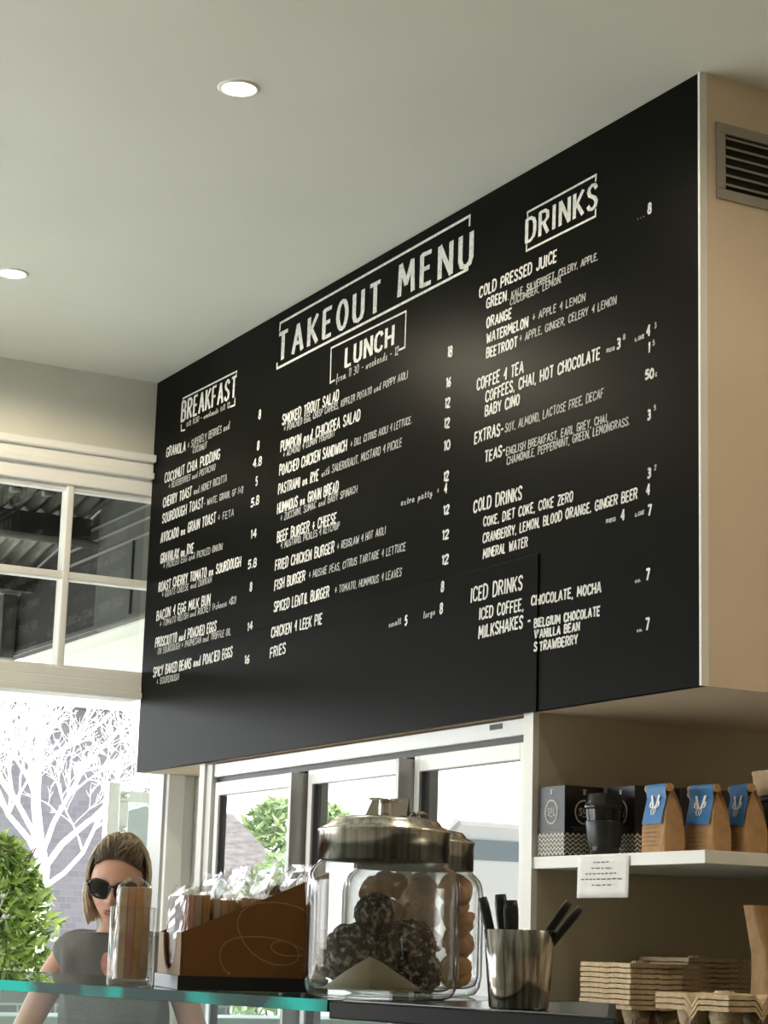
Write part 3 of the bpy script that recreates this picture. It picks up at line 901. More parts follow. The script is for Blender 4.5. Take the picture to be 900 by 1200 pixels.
def cup_box(label, x, y, rz=0.0):
    """black cup carton: narrow side to -X and -Y, chevron band along the bottom"""
    W, H = .118, .176
    t = thing('cup_box', label, 'box', (x, y, SZ), rz, 'black cup cartons on the shelf')
    MB().box(0, W, -W, 0, 0, H).build('carton', 'box_black', t, bevel=.001)
    p = MB()
    for side in (0, 1):
        p.nrm = ((-1, 0, 0), (0, -1, 0))[side]
        if side == 0: pl = lambda u, v_: (-.0006, -u, v_)
        else: pl = lambda u, v_: (u, -W - .0006, v_)
        # chevrons
        n = 7
        for r in range(5):
            pts = []
            for i in range(2 * n + 1):
                pts.append((W * i / (2 * n), .004 + r * .0110 + (.0088 if i % 2 else 0)))
            p.ribbon(pts, .0042, pl, 0, .2)
        cx, cz = W * .5, H * .63
        p.ribbon(arc(cx, cz, .0275, .0290, 0, 360, 28), .0040, pl, 0, .1)
        set_text(p, 'S', cx - .0165, cz - .010, cx - .0065, cz - .010, .021, .0030, pl)
        set_text(p, 'O', cx - .004, cz - .004, cx + .004, cz - .004, .015, .0026, pl)
        p.ribbon([(cx - .004, cz - .011), (cx + .004, cz - .011)], .0026, pl)
        set_text(p, 'L', cx + .008, cz - .010, cx + .0165, cz - .010, .021, .0030, pl)
        # little cup symbol
        p.ribbon([(cx - .005, H - .010), (cx + .005, H - .010)], .0026, pl)
        p.ribbon([(cx, H - .0125), (cx, H - .0215)], .0072, pl, 0, 0)
        # fine print as two broken lines
        for zz, n_ in ((.072, 9), (.066, 7)):
            x0 = cx - n_ * .0045
            for k in range(n_):
                p.ribbon([(x0 + k * .009, zz), (x0 + k * .009 + .006, zz)], .0014, pl, 1, 0)
    p.build('print', ['print_cream', 'paper_ink2'], t)
    return t
cup_box('black cup carton standing at the fridge end of the shelf', 2.876, 4.418)
cup_box('second black cup carton, half hidden behind the black cup', 2.998, 4.290)
cup_box('black cup carton behind the first blue-labelled coffee bag', 3.120, 4.265)
cup_box('black cup carton behind the middle blue-labelled coffee bag', 3.242, 4.250)
cup_box('black cup carton farthest along the shelf, behind the coffee bags', 3.365, 4.25)

# reusable cup
t = thing('reusable_cup', 'black reusable coffee cup with domed lid and sleeve, in front of the cartons', 'cup', (2.930, 4.205, SZ))
MB().lathe([(.034, 0), (.036, .004), (.0455, .094), (.0475, .112), (.0475, .114)], 40).build('cup_body', 'black_gloss', t)
MB().lathe([(.0392, .022), (.0405, .024), (.0468, .082), (.0462, .084)], 40, cap0=False, cap1=False).build('sleeve', 'black_plastic', t)
MB().lathe([(.0505, .113), (.0515, .118), (.0495, .128), (.046, .131), (.044, .148), (.041, .151), (0, .151)], 40, cap1=False).build('lid', 'black_gloss', t)

def coffee_bag(name, label, x, y, rz=0.0, h=.158, w=.105, d=.062, lab=True, group='kraft coffee bags on the shelf'):
    """gusseted kraft bag, rolled top; broad face towards -X"""
    t = thing(name, label, 'coffee bag', (x, y, SZ), rz, group)
    b = MB()
    rows = [(0, 1, 1), (.12, 1.03, 1.04), (.35, 1.02, .98), (.60, .96, .78), (.78, .88, .48), (.88, .84, .24), (.93, .84, .16)]
    prev = None
    nn = 28
    vs = []
    for (hz, sw, sd) in rows:
        for i in range(nn):
            a = 2 * PI * i / nn
            ca, sa = math.cos(a), math.sin(a)
            e = .28
            px = math.copysign(abs(ca) ** e, ca) * d / 2 * sd
            py = math.copysign(abs(sa) ** e, sa) * w / 2 * sw
            px += .0025 * noise.noise(Vector((x * 31 + hz * 9, y * 17 + i * .7, 3)))
            pinch = 1 - .5 * max(0, hz - .3) * (abs(sa) > .9)
            vs.append((d / 2 + px - d * .0 * hz, py * (1 if abs(ca) > .5 else pinch), hz * h))
    fs = []
    for k in range(len(rows) - 1):
        for i in range(nn):
            j = (i + 1) % nn
            fs.append((k * nn + i, k * nn + j, (k + 1) * nn + j, (k + 1) * nn + i))
    fs.append(tuple(reversed(range(nn))))
    fs.append(tuple(range((len(rows) - 1) * nn, len(rows) * nn)))
    b.add(vs, fs, 0, False)
    b.build('bag', 'kraft', t)
    r = MB().tube([(d / 2 - .012, -w * .47, h * .955), (d / 2 - .012, w * .47, h * .955)], .0095, 14)
    r.build('rolled_top', 'kraft', t)
    if lab:
        ws = w * .40
        l = MB()
        col = [(d / 2 - .012 + .0103 * math.cos(a), h * .955 + .0103 * math.sin(a)) for a in [math.radians(q) for q in (60, 90, 120, 150, 180, 205)]]
        col += [(.0125, h * .80), (.0040, h * .60), (-.0022, h * .42)]
        for (a, b_) in zip(col[:-1], col[1:]):
            l.quad((a[0], -ws, a[1]), (b_[0], -ws, b_[1]), (b_[0], ws, b_[1]), (a[0], ws, a[1]))
        lo = l.build('label', 'label_blue', t)
        lo['label'] = 'blue paper label'
        e_ = MB()
        def pl(u, v_):
            z = h * (.47 + .43 * v_)
            pts = [(-.0016, h * .47), (.0040, h * .60), (.0125, h * .80), (.0105, h * .90)]
            for (a, b_) in zip(pts[:-1], pts[1:]):
                if z <= b_[1] or b_ is pts[-1]:
                    q = (z - a[1]) / (b_[1] - a[1]); q = min(max(q, 0), 1)
                    return (a[0] + q * (b_[0] - a[0]) - .0014, -u, z)
        for s_ in (-1, 1):
            e_.ribbon([(s_ * .004, .42), (s_ * .010, .60), (s_ * .016, .88)], .0085, pl, 0, .2)
            e_.ribbon([(s_ * .010, .44), (s_ * .019, .50), (s_ * .018, .66)], .006, pl, 0, .2)
        e_.ribbon(arc(0, .32, .009, .13, 0, 360, 18), .0034, pl, 0, .1)
        e_.ribbon([(0, .24), (0, .40)], .0028, pl, 0, .1)
        e_.build('emblem', 'label_white', lo)
    # small print under the label
    fp = MB()
    for k in range(5):
        zz = h * (.10 + .065 * k)
        fp.ribbon([(-w * .30, zz), (w * (.22 if k % 2 else .30), zz)], .0022, lambda u, v_: (-.0042 + .0035 * (v_ / h - .2), -u, v_), 0, 0)
    fp.build('fine_print', 'kraft_ink', t)
    return t
coffee_bag('coffee_bag', 'kraft coffee bag with blue label, first of three, nearest the black cup', 2.885, 3.945, math.radians(-4))
coffee_bag('coffee_bag', 'kraft coffee bag with blue label, middle of the front three', 2.965, 3.875, math.radians(3))
coffee_bag('coffee_bag', 'kraft coffee bag with blue label, farthest right of the front three', 3.052, 3.848, math.radians(-9), h=.162)
coffee_bag('coffee_bag', 'kraft coffee bag tucked behind, between first and middle front bags', 3.06, 4.005, 0)
coffee_bag('coffee_bag', 'kraft coffee bag tucked behind, between middle and right front bags', 3.16, 3.955, math.radians(5))
# canister and folded kraft parcel at the far right of the shelf
t = thing('storage_tin', 'dark green storage tin at the right end of the shelf', 'tin', (3.137, 3.815, SZ), 0)
MB().box(0, .15, -.062, .062, 0, .128).build('tin_body', 'dark_green', t, bevel=.006)
MB().box(-.003, .153, -.065, .065, .128, .142).build('tin_lid', 'dark_green', t, bevel=.004)
t = thing('kraft_parcel', 'folded kraft paper bag lying on the dark tin', 'paper bag', (3.132, 3.825, SZ + .142), math.radians(-6))
MB().prism([(0, -.06, 0), (.13, -.06, 0), (.135, -.06, .055), (.07, -.06, .068), (-.004, -.06, .060)], (0, .12, 0)).build('bag', 'kraft_pale', t, bevel=.003)
MB().prism([(-.003, -.0615, .050), (.137, -.0615, .045), (.137, -.0615, .052), (-.004, -.0615, .058)], (0, .123, 0)).build('folded_edge', 'kraft_pale', t)

# notice hanging from the shelf edge
t = thing('paper_notice', 'small white paper notice hanging from the front edge of the shelf', 'notice', (2.8665, 4.1155, SZ - .006))
n_ = MB()
NW, NH = .108, .098
cols, rowsn = 12, 6
vs = []
for j in range(rowsn + 1):
    for i in range(cols + 1):
        u = (i / cols - .5) * NW * 2; zz = -NH * j / rowsn
        vs.append((-.0005 - .0025 * (j / rowsn) + .0018 * math.sin(i * 1.5) * (j / rowsn), -u, zz))
fs = [(j * (cols + 1) + i, j * (cols + 1) + i + 1, (j + 1) * (cols + 1) + i + 1, (j + 1) * (cols + 1) + i) for j in range(rowsn) for i in range(cols)]
n_.add(vs, fs, 0, True)
po = n_.build('sheet', 'paper_white', t)
so = po.modifiers.new('thickness', 'SOLIDIFY'); so.thickness = .0004; so.offset = 1
ink = MB()
for zz, hw in ((-.014, .035), (-.028, .042), (-.041, .068), (-.054, .088), (-.068, .040)):
    x = -hw
    while x < hw:
        l_ = random.uniform(.008, .020)
        ink.ribbon([(x, zz), (min(x + l_, hw), zz + random.uniform(-.0008, .0008))], .0030, lambda u, v_: (-.0058, -u, v_), 0, 0)
        x += l_ + .006
ink.build('print', 'paper_ink', t)
# ------------------------------------------------------------------ service counter (two display cases end to end)
GZ = E - 0.065                       # top surface
CTH = math.radians(12.81)
C0 = Vector((1.26, 1.785, 0))
def cpt(x, y, z=0.0):
    return (C0.x + x * math.cos(CTH) - y * math.sin(CTH), C0.y + x * math.sin(CTH) + y * math.cos(CTH), z)
UB = 0.462
t = thing('glass_display_case', 'long glass-topped display case with green glass edges under the cake box', 'display case', cpt(0, UB), CTH)
top = MB()
LN = 1.75; DP = .46
top.quad((0, 0, GZ), (DP, 0, GZ), (DP, LN, GZ), (0, LN, GZ), 0)
top.quad((0, 0, GZ - .0145), (DP, 0, GZ - .0145), (DP, LN, GZ - .0145), (0, LN, GZ - .0145), 0)
top.quad((0, 0, GZ - .0145), (0, LN, GZ - .0145), (0, LN, GZ), (0, 0, GZ), 1)
top.quad((DP, 0, GZ - .0145), (DP, LN, GZ - .0145), (DP, LN, GZ), (DP, 0, GZ), 0)
top.quad((0, 0, GZ - .0145), (DP, 0, GZ - .0145), (DP, 0, GZ), (0, 0, GZ), 1)
top.quad((0, LN, GZ - .0145), (DP, LN, GZ - .0145), (DP, LN, GZ), (0, LN, GZ), 1)
top.build('glass_top', ['top_glass', 'glass_edge'], t)
MB().box(.006, .012, 0.002, LN, .92, GZ - .0155).build('front_pane', 'front_glass', t)
MB().box(0, DP, 0, LN, 0, .92).build('base', 'fridge_white', t)
MB().box(.02, DP - .02, .01, LN - .01, 1.13, 1.138).build('glass_shelf', 'top_glass', t)
for y_ in (0, LN - .016): MB().box(DP - .02, DP - .004, y_, y_ + .016, .92, GZ - .0155).build('corner_post', 'aluminium', t)
t = thing('black_display_case', 'black-framed display case with a steel top under the cookie jars', 'display case', cpt(0, 0), CTH)
BD = .46; SK = .669 / .744
def wedge(i, z0, z1):
    return MB().prism([(i, i * SK + i, z0), (BD - i, (BD - i) * SK + i, z0), (BD - i, UB - .003 - i, z0), (i, UB - .003 - i, z0)], (0, 0, z1 - z0))
f = wedge(0, GZ - .022, GZ - .001)
f.build('top_frame', 'black_metal', t, bevel=.002)
wedge(.012, GZ - .0009, GZ).build('steel_top', 'brushed_steel_flat', t)
MB().box(.004, .009, .02, UB - .02, .92, GZ - .022).build('front_pane', 'front_glass', t)
wedge(0, 0, .92).build('base', 'black_metal', t)
for x_, y_ in ((.002, .022), (BD - .022, UB - .025)): MB().box(x_, x_ + .02, y_, y_ + .02, .92, GZ - .022).build('corner_post', 'black_metal', t)

# ------------------------------------------------------------------ cookie jars
def cookie_jar(label, loc, rz):
    t = thing('cookie_jar', label, 'jar', loc, rz, 'glass cookie jars with steel lids')
    R = .0985
    outer = [(0, .001), (.080, .0), (.090, .003), (.0955, .011), (R, .026), (R, .128), (.0970, .138), (.0935, .146), (.0885, .1515), (.0845, .154), (.0830, .157), (.0830, .166)]
    inner = [(.0790, .166), (.0790, .157), (.0815, .153), (.0885, .147), (.0925, .138), (.0940, .128), (.0940, .026), (.0900, .014), (.080, .0095), (0, .009)]
    ZS = 1.075
    outer = [(r_, z * ZS) for r_, z in outer]; inner = [(r_, z * ZS) for r_, z in inner]
    MB().lathe(outer + inner, 72, cap0=False, cap1=False).build('glass_body', 'jar_glass', t, recalc=False)
    MB().lathe([(r_, z + .0125) for r_, z in [(.0835, .158), (.0838, .1575), (.0838, .1920), (.0850, .1935), (.0854, .1960), (.0835, .1980), (.074, .2025), (.0700, .2080), (.0675, .2100), (.045, .2140), (.018, .2150), (.018, .215), (0, .2152)]], 72, cap0=False, cap1=False).build('lid', 'brushed_steel', t)
    k = MB().lathe([(.0082, .2265), (.0082, .2465)], 24).lathe([(.0165, .2465), (.0180, .2475), (.0165, .2487), (.006, .2492), (0, .2492)], 24, cap1=False)
    k.obox((0, 0, .2477), (.030, 0, 0), (0, .0065, 0), (0, 0, .0016))
    k.build('lid_knob', 'chrome', t, bevel=.0006)
    return t
J1 = (1.273, 2.3155, GZ)
J2 = (1.434, 2.521, GZ)
cookie_jar('front glass cookie jar with a steel lid, holding dark coconut balls', J1, math.radians(30))
cookie_jar('rear glass cookie jar, holding golden twisted pastries, half hidden by the front jar', J2, math.radians(75))

def ball(name, label, c, r, m, cat, group, seed, squash=.9, amp=.12, freq=42):
    bm = bmesh.new()
    bmesh.ops.create_icosphere(bm, subdivisions=5, radius=r)
    for v_ in bm.verts:
        p = v_.co * freq + Vector((seed * 7.1, seed * 3.3, seed))
        k = 1 + amp * noise.noise(p) + amp * .9 * noise.noise(p * 2.9) + amp * .6 * noise.noise(p * 6.5)
        v_.co = v_.co * k
        v_.co.z *= squash
    me = bpy.data.meshes.new(name); bm.to_mesh(me); bm.free()
    for p in me.polygons: p.use_smooth = True
    me.materials.append(MATS[m])
    o = bpy.data.objects.new(name, me); COL.objects.link(o)
    o.location = c; o.rotation_euler = (seed, seed * 2.3, seed * .7)
    return tag(o, label, cat, group)
def jar_pt(J, right, toward, z):
    """offset inside a jar: right across the view, toward the viewer"""
    ang = math.atan2(J[1], J[0])
    d = Vector((math.cos(ang), math.sin(ang), 0)); r_ = Vector((math.sin(ang), -math.cos(ang), 0))
    p = Vector(J) + r_ * right - d * toward
    return (p.x, p.y, J[2] + z)
CB = 'dark coconut-rolled balls in the front jar'
ball('coconut_ball', 'dark coconut ball on top of the pile in the front jar', jar_pt(J1, -.010, .012, .104), .027, 'choc_coconut', 'sweet', CB, 1)
ball('coconut_ball', 'dark coconut ball at the left of the pile, beside the paper point', jar_pt(J1, -.038, .026, .060), .032, 'choc_coconut', 'sweet', CB, 2)
ball('coconut_ball', 'dark coconut ball farthest left against the jar glass', jar_pt(J1, -.055, -.014, .049), .029, 'choc_coconut', 'sweet', CB, 3)
ball('coconut_ball', 'biggest dark coconut ball, upper right of the pile', jar_pt(J1, .034, .014, .064), .036, 'choc_coconut', 'sweet', CB, 4)
ball('coconut_ball', 'dark coconut ball low at the right against the glass', jar_pt(J1, .052, .030, .034), .027, 'choc_coconut', 'sweet', CB, 5)
ball('coconut_ball', 'dark coconut ball at the back of the pile', jar_pt(J1, .006, -.048, .050), .032, 'choc_coconut', 'sweet', CB, 6)
# baking paper: folded sheet lining the jar with one corner standing up in front
pp = MB()
ctr = Vector(jar_pt(J1, 0, 0, 0))
def pj(r_, tw, z): return jar_pt(J1, r_, tw, z)
apex = pj(-.012, .082, .054)
n = 16
ring = []
for i in range(n + 1):
    a = math.radians(-72 + 144 * i / n)
    hh = .012 + .041 * max(0, 1 - abs(a + .14) / .80)
    ring.append((pj(.0885 * math.sin(a), .0885 * math.cos(a), .0125), pj(.0855 * math.sin(a), .0855 * math.cos(a), hh)))
for (a, b_) in zip(ring[:-1], ring[1:]):
    pp.quad(a[0], b_[0], b_[1], a[1])
fl = [pj(.0840 * math.sin(2 * PI * i / 24), .0840 * math.cos(2 * PI * i / 24), .0115) for i in range(24)]
pp.add(fl, [tuple(range(24))])
o = pp.build('baking_paper', 'baking_paper')
tag(o, 'sheet of baking paper lining the front jar, corner standing up', 'baking paper')

def pastry(label, c, r, seed, rot):
    bm = bmesh.new()
    bmesh.ops.create_icosphere(bm, subdivisions=4, radius=1)
    for v_ in bm.verts:
        x, y, z = v_.co
        tw = math.atan2(z, y) + x * 3.2
        k = 1 + .27 * math.cos(tw * 3) * (1 - x * x) + .06 * noise.noise(v_.co * 3 + Vector((seed, 0, 0)))
        v_.co = Vector((x * r * 1.55, y * r * k * .80, z * r * k * .80))
    me = bpy.data.meshes.new('pastry'); bm.to_mesh(me); bm.free()
    for p in me.polygons: p.use_smooth = True
    me.materials.append(MATS['pastry'])
    o = bpy.data.objects.new('twisted_pastry', me); COL.objects.link(o)
    o.location = c; o.rotation_euler = rot
    return tag(o, label, 'pastry', 'golden twisted pastries in the rear jar')
lev = ['bottom', 'second', 'third', 'top']
hz = [.034, .072, .108, .143]
for k in range(4):
    ang0 = [.3, 1.4, .8, .1][k]
    for q, (rr, tw, where) in enumerate(((.064, .012, 'at the right of the rear jar'), (-.045, .020, 'at the left of the rear jar'), (.012, -.050, 'at the back of the rear jar'))):
        pastry('golden twisted pastry in the %s layer %s' % (lev[k], where), jar_pt(J2, rr * (.96, 1, .98, .92)[k], tw * (.8 if k == 3 else 1), hz[k]), (.0245, .0225, .0235, .0245)[k], k * 3 + q, (0.9 * k + .2 * q, (.35, -.30, .45, -.25)[k] if q == 0 else .15 * (k - 1), 1.05 + .5 * math.sin(k * 2.3) if q == 0 else ang0 + q * 2.1))

# folded card on the lid of the rear jar
tc_ = Vector(jar_pt(J2, -.040, .002, .2262))
cd = MB()
ang = math.atan2(J2[1], J2[0]) - math.radians(12)
d_ = Vector((math.cos(ang), math.sin(ang), 0)); r_ = Vector((math.sin(ang), -math.cos(ang), 0))
for s_ in (-1, 1):
    a = tc_ - r_ * .032 + d_ * .024 * s_; b_ = tc_ + r_ * .032 + d_ * .024 * s_
    c_ = tc_ + r_ * .032 + Vector((0, 0, .042)); e_ = tc_ - r_ * .020 + Vector((0, 0, .042))
    nrm = d_ * (.0006 * s_)
    cd.prism([a, b_, c_, e_], nrm)
o = cd.build('tent_card', 'tag_paper')
tag(o, 'folded beige card standing on the rear jar lid', 'card')

# ------------------------------------------------------------------ cutlery pot
PX = Vector((1.272, 1.990, GZ))
t = thing('cutlery_pot', 'shiny steel pot of black-handled cutlery at the right end of the counter', 'pot', tuple(PX))
RB, RT, HP = .0335, .0405, .0865
MB().lathe([(0, .0005), (RB - .002, 0), (RB, .002), (RT, HP), (RT - .0012, HP + .0006), (RT - .0022, HP), (RB - .002, .004), (0, .004)], 56, cap0=False, cap1=False).build('pot_body', 'steel', t, recalc=True)
def cutlery(label, kx, ky, tilt_r, tilt_d, L, wd, bend=0.0):
    ang = math.atan2(PX.y, PX.x)
    d_ = Vector((math.cos(ang), math.sin(ang), 0)); r_ = Vector((math.sin(ang), -math.cos(ang), 0))
    base = PX + r_ * kx * .45 + d_ * ky * .45 + Vector((0, 0, .008))
    dirv = (Vector((0, 0, 1)) + r_ * tilt_r + d_ * tilt_d).normalized()
    m = MB()
    pts = []; rad = []
    for i in range(13):
        s_ = i / 12
        pts.append(base + dirv * L * s_ + r_ * bend * s_ * s_)
        rad.append(.0022 if s_ < .38 else .0030 + (wd - .0030) * math.sin(min(1, (s_ - .38) / .50) * PI / 2) * (1 if s_ < .93 else .72))
    m.tube(pts, rad, 10)
    t_ = m.build('spoon', 'black_plastic')
    return tag(t_, label, 'cutlery', 'black cutlery handles in the steel pot')
cutlery('black cutlery handle leaning farthest left in the steel pot', -.030, .010, -.26, .05, .118, .0062)
cutlery('black rounded cutlery handle, second from left, tallest upright one', -.024, .028, -.10, .05, .119, .0076)
cutlery('broad black cutlery handle just left of the pot middle', -.012, .014, -.05, .02, .112, .0090)
cutlery('black cutlery handle curving out to the right of the steel pot', -.022, .020, .46, .10, .124, .0052, .014)
cutlery('black cutlery handle lowest and farthest right in the steel pot', -.010, -.004, .52, .02, .118, .0052, .018)

# ------------------------------------------------------------------ cake box with wrapped slices
BX = Vector((1.109, 2.571, GZ))
e1 = Vector((.966 * .876 + .259 * .477, .966 * -.483 + .259 * .879, 0)).normalized()
brz = math.atan2(e1.y, e1.x)
t = thing('cake_box', 'brown cardboard counter display box with sloping sides and a white scribble', 'box', tuple(BX), brz)
BL, BW, BH0, BH1, BB = .200, .195, .075, .161, .0185
side = lambda y0, y1: [(0, y0, BB), (BL, y0, BB), (BL, y0, BH1), (.0, y0, BH0)]
MB().prism(side(0, 0), (0, .0025, 0)).build('side_panel', 'carton_brown', t)
MB().prism(side(BW - .0025, 0), (0, .0025, 0)).build('side_panel', 'carton_brown', t)
# front flap with a round-bottomed notch
cut = [(0, 0, BB), (0, BW, BB), (0, BW, BH0)]
cut += [(0, BW * .5 + .055 * math.cos(a), BH0 - .050 * math.sin(a)) for a in [PI * k / 14 for k in range(15)]]
cut += [(0, 0, BH0)]
fp_ = MB()
c_in = Vector((0, BW / 2, BB))
half = len(cut)
vs = [(x, y, z) for x, y, z in cut] + [(x + .0025, y, z) for x, y, z in cut]
fp_.add(vs, [tuple(range(half)), tuple(reversed(range(half, 2 * half)))] + [(i, (i + 1) % half, half + (i + 1) % half, half + i) for i in range(half)])
fp_.build('front_flap', 'carton_inside', t)
MB().box(BL - .0025, BL, .0025, BW - .0025, BB, BH1).build('back_panel', 'carton_brown', t)
MB().box(-.003, BL + .003, -.003, BW + .003, 0, BB).build('base_tray', 'black_plastic', t, bevel=.001)
sc = [(525, 612), (508, 598), (493, 572), (486, 540), (490, 515), (510, 490), (540, 475), (580, 468), (640, 465), (700, 470), (760, 485), (800, 502), (832, 520), (818, 532), (790, 536), (750, 537), (715, 530), (692, 515), (688, 500), (700, 485), (730, 478), (765, 486), (790, 505), (800, 530), (795, 552), (775, 567), (740, 575), (700, 572), (655, 556), (615, 530), (585, 498), (565, 465), (552, 430), (552, 400), (565, 370), (590, 347), (630, 333), (690, 327), (745, 332), (800, 348), (845, 372), (880, 400)]
def sp(px, py):
    x = px / 3.6 + 120; y = py / 3.6 + 970
    return ((x - 213) / 855 / .966 * 1.03, BB + (1143.5 - y) / 850 * 1.03)
sr = MB(); sr.nrm = (0, -1, 0)
sr.ribbon([sp(*p) for p in sc], .0016, lambda u, v_: (u, -.0006, v_), 0, .3)
sr.ribbon(arc(*sp(527, 612), .0012, .0012, 0, 360, 8), .0018, lambda u, v_: (u, -.0006, v_), 0, .3)
sr.build('scribble_print', 'scribble', t)

def wrapped_slice(label, root_loc, rz, x0, y0, th, wd, ht, frill, fill, mats_):
    """stack of nougat layers in a clear bag with a crinkled top; local x = thickness"""
    s = thing('wrapped_slice', label, 'wrapped slice', root_loc, rz, 'clear bags of cake slices')
    m = MB()
    nlay = len(mats_)
    for k in range(nlay):
        a = x0 + th * (k / nlay) + .001; b_ = x0 + th * ((k + 1) / nlay) - .0003
        nx, nz = 2, 10
        j = lambda q: .0012 * noise.noise(Vector((q * 3.1, k * 5.0, x0 * 90 + rz)))
        m.box(a, b_, y0 + .004 + j(1), y0 + wd - .004 + j(2), .0025, ht - .002 + 2 * j(3), k)
    m.build('cake', mats_, s, bevel=.0015)
    # bag: crumpled shell + frill
    bm = MB()
    nn, nz = 36, 16
    vs = []
    for r in range(nz + 1):
        f_ = r / nz
        z = .0012 + f_ * (ht + frill)
        for i in range(nn):
            a = 2 * PI * i / nn
            ca, sa = math.cos(a), math.sin(a)
            px = math.copysign(abs(ca) ** .35, ca); py = math.copysign(abs(sa) ** .35, sa)
            tf = 1.0
            if z > ht: tf = max(.25, 1 - (z - ht) / max(frill, .001) * .9)
            am = .0016 if z < ht else .0045
            q = am * noise.noise(Vector((i * .9, r * 1.3, x0 * 70 + y0 * 31 + rz)))
            q2 = am * noise.noise(Vector((i * 1.3 + 9, r * 1.1, x0 * 50 + 4)))
            dz = (.008 * noise.noise(Vector((i * .55, 3.3, x0 * 60))) if r == nz else 0)
            vs.append((x0 + th / 2 + px * (th / 2 + .0012) * tf + q, y0 + wd / 2 + py * (wd / 2 + .0008) + q2, z + dz))
    fs = [(r * nn + i, r * nn + (i + 1) % nn, (r + 1) * nn + (i + 1) % nn, (r + 1) * nn + i) for r in range(nz) for i in range(nn)]
    bm.add(vs, fs, 0, False)
    bm.build('clear_bag', 'cellophane', s, recalc=False)
    return s
W_, T_, P_ = 'nougat_white', 'nougat_tan', 'nougat_pink'
def bin_(x): return tuple(BX + Vector((0, 0, BB)))
wrapped_slice('clear-wrapped cake slice first in the box, right behind the notched flap', bin_(0), brz, .006, .012, .034, .165, .108, .012, 0, [P_, W_, T_])
wrapped_slice('clear-wrapped cake slice second from the front of the box', bin_(0), brz, .044, .014, .032, .165, .104, .034, 0, [W_, T_, T_])
wrapped_slice('clear-wrapped cake slice in the middle of the box', bin_(0), brz, .082, .012, .032, .167, .106, .040, 0, [T_, W_, T_])
wrapped_slice('clear-wrapped cake slice second from the back of the box', bin_(0), brz, .120, .014, .032, .165, .108, .040, 0, [T_, P_, W_])
wrapped_slice('clear-wrapped cake slice at the tall back end of the box', bin_(0), brz, .159, .013, .032, .167, .108, .044, 0, [W_, T_, W_])

# tumbler with another slice
TL = Vector((1.086, 2.689, GZ))
t = thing('glass_tumbler', 'straight clear glass tumbler at the left end, holding a wrapped slice', 'tumbler', tuple(TL))
R = .0318
MB().lathe([(0, .0005), (R - .003, 0), (R - .0008, .002), (R, .006), (R, .106), (R - .001, .107), (R - .0022, .106), (R - .0022, .012), (R - .006, .008), (0, .0075)], 56, cap0=False, cap1=False).build('glass', 'tumbler_glass', t, recalc=False)
arz = brz + math.radians(4)
wrapped_slice('clear-wrapped cake slice standing upright in the glass tumbler', tuple(TL + Vector((0, 0, .0085))), arz, -.022, -.0135, .044, .027, .128, .008, 0, [W_, P_, T_, W_])
# ------------------------------------------------------------------ back counter with cup trays
CT = E - 0.168
t = thing('back_counter', 'dark back counter under the wall shelf carrying the cup trays', 'counter', (3.3, 3.8, 0))
MB().box(-.62, 1.6, -.55, .62, CT - .035, CT).build('worktop', 'black_metal', t, bevel=.002)
MB().box(-.58, 1.6, -.51, .61, 0, CT - .035).build('cabinet_body', 'timber_dark', t)
tray_me = None
def tray_mesh(notched):
    bm = bmesh.new()
    S, n = .104, 44
    wells = [(-.048, -.048), (.048, -.048), (-.048, .048), (.048, .048)]
    def h(x, y):
        z = 0.0
        for (a, b_) in wells:
            r = math.hypot(x - a, y - b_)
            if r < .036: z = min(z, -.044 * min(1, (.036 - r) / .010))
        c = math.hypot(x, y)
        if c < .022: z = .006
        ed = max(abs(x), abs(y))
        notch = max(0, 1 - abs(x) / .018) if abs(y) > abs(x) else max(0, 1 - abs(y) / .018)
        z -= (.022 if notched else .0012) * notch * max(0, (ed - .06) / .044)
        return z + .0012 * noise.noise(Vector((x * 60, y * 60, 2)))
    g = [[bm.verts.new((-S + 2 * S * i / n, -S + 2 * S * j / n, h(-S + 2 * S * i / n, -S + 2 * S * j / n))) for j in range(n + 1)] for i in range(n + 1)]
    for i in range(n):
        for j in range(n):
            bm.faces.new((g[i][j], g[i + 1][j], g[i + 1][j + 1], g[i][j + 1]))
    rim = [g[i][0] for i in range(n)] + [g[n][j] for j in range(n)] + [g[i][n] for i in range(n, 0, -1)] + [g[0][j] for j in range(n, 0, -1)]
    low = []
    for k, v_ in enumerate(rim):
        x, y = v_.co.x * 1.012, v_.co.y * 1.012
        low.append(bm.verts.new((x, y, v_.co.z - .0095 + .0010 * noise.noise(Vector((k * .35, 7, 1))))))
    for k in range(len(rim)):
        j = (k + 1) % len(rim)
        bm.faces.new((rim[k], low[k], low[j], rim[j]))
    me = bpy.data.meshes.new('cup_tray'); bm.to_mesh(me); bm.free()
    me.materials.append(MATS['moulded_pulp'])
    return me
tray_plain, tray_notched = tray_mesh(False), tray_mesh(True)
ORD = ['lowest', 'second from the bottom', 'third from the bottom', 'fourth from the bottom', 'fifth from the bottom', 'sixth from the bottom', 'seventh from the bottom', 'eighth from the bottom', 'ninth from the bottom', 'topmost']
def tray_stack(n, x, y, z0, rz, where, group, tray_me=tray_plain):
    first = None
    for k in range(n):
        if first is None:
            o = bpy.data.objects.new('cup_tray', tray_me)
            sd = o.modifiers.new('thickness', 'SOLIDIFY'); sd.thickness = .0018; sd.offset = -1
            first = o
        else: o = first.copy()
        COL.objects.link(o)
        o.location = (x + random.uniform(-.0015, .0015), y + random.uniform(-.0015, .0015), z0 + .0122 * k)
        o.rotation_euler = (0, 0, rz + random.uniform(-.012, .012))
        rank = 'topmost' if k == n - 1 else ORD[k]
        tag(o, 'moulded pulp cup tray, %s in the %s' % (rank, where), 'cup tray', group)
tray_stack(9, 3.005, 4.155, CT + .047, 0.0, 'stack nearest the fridge', 'cup trays in the stack nearest the fridge')
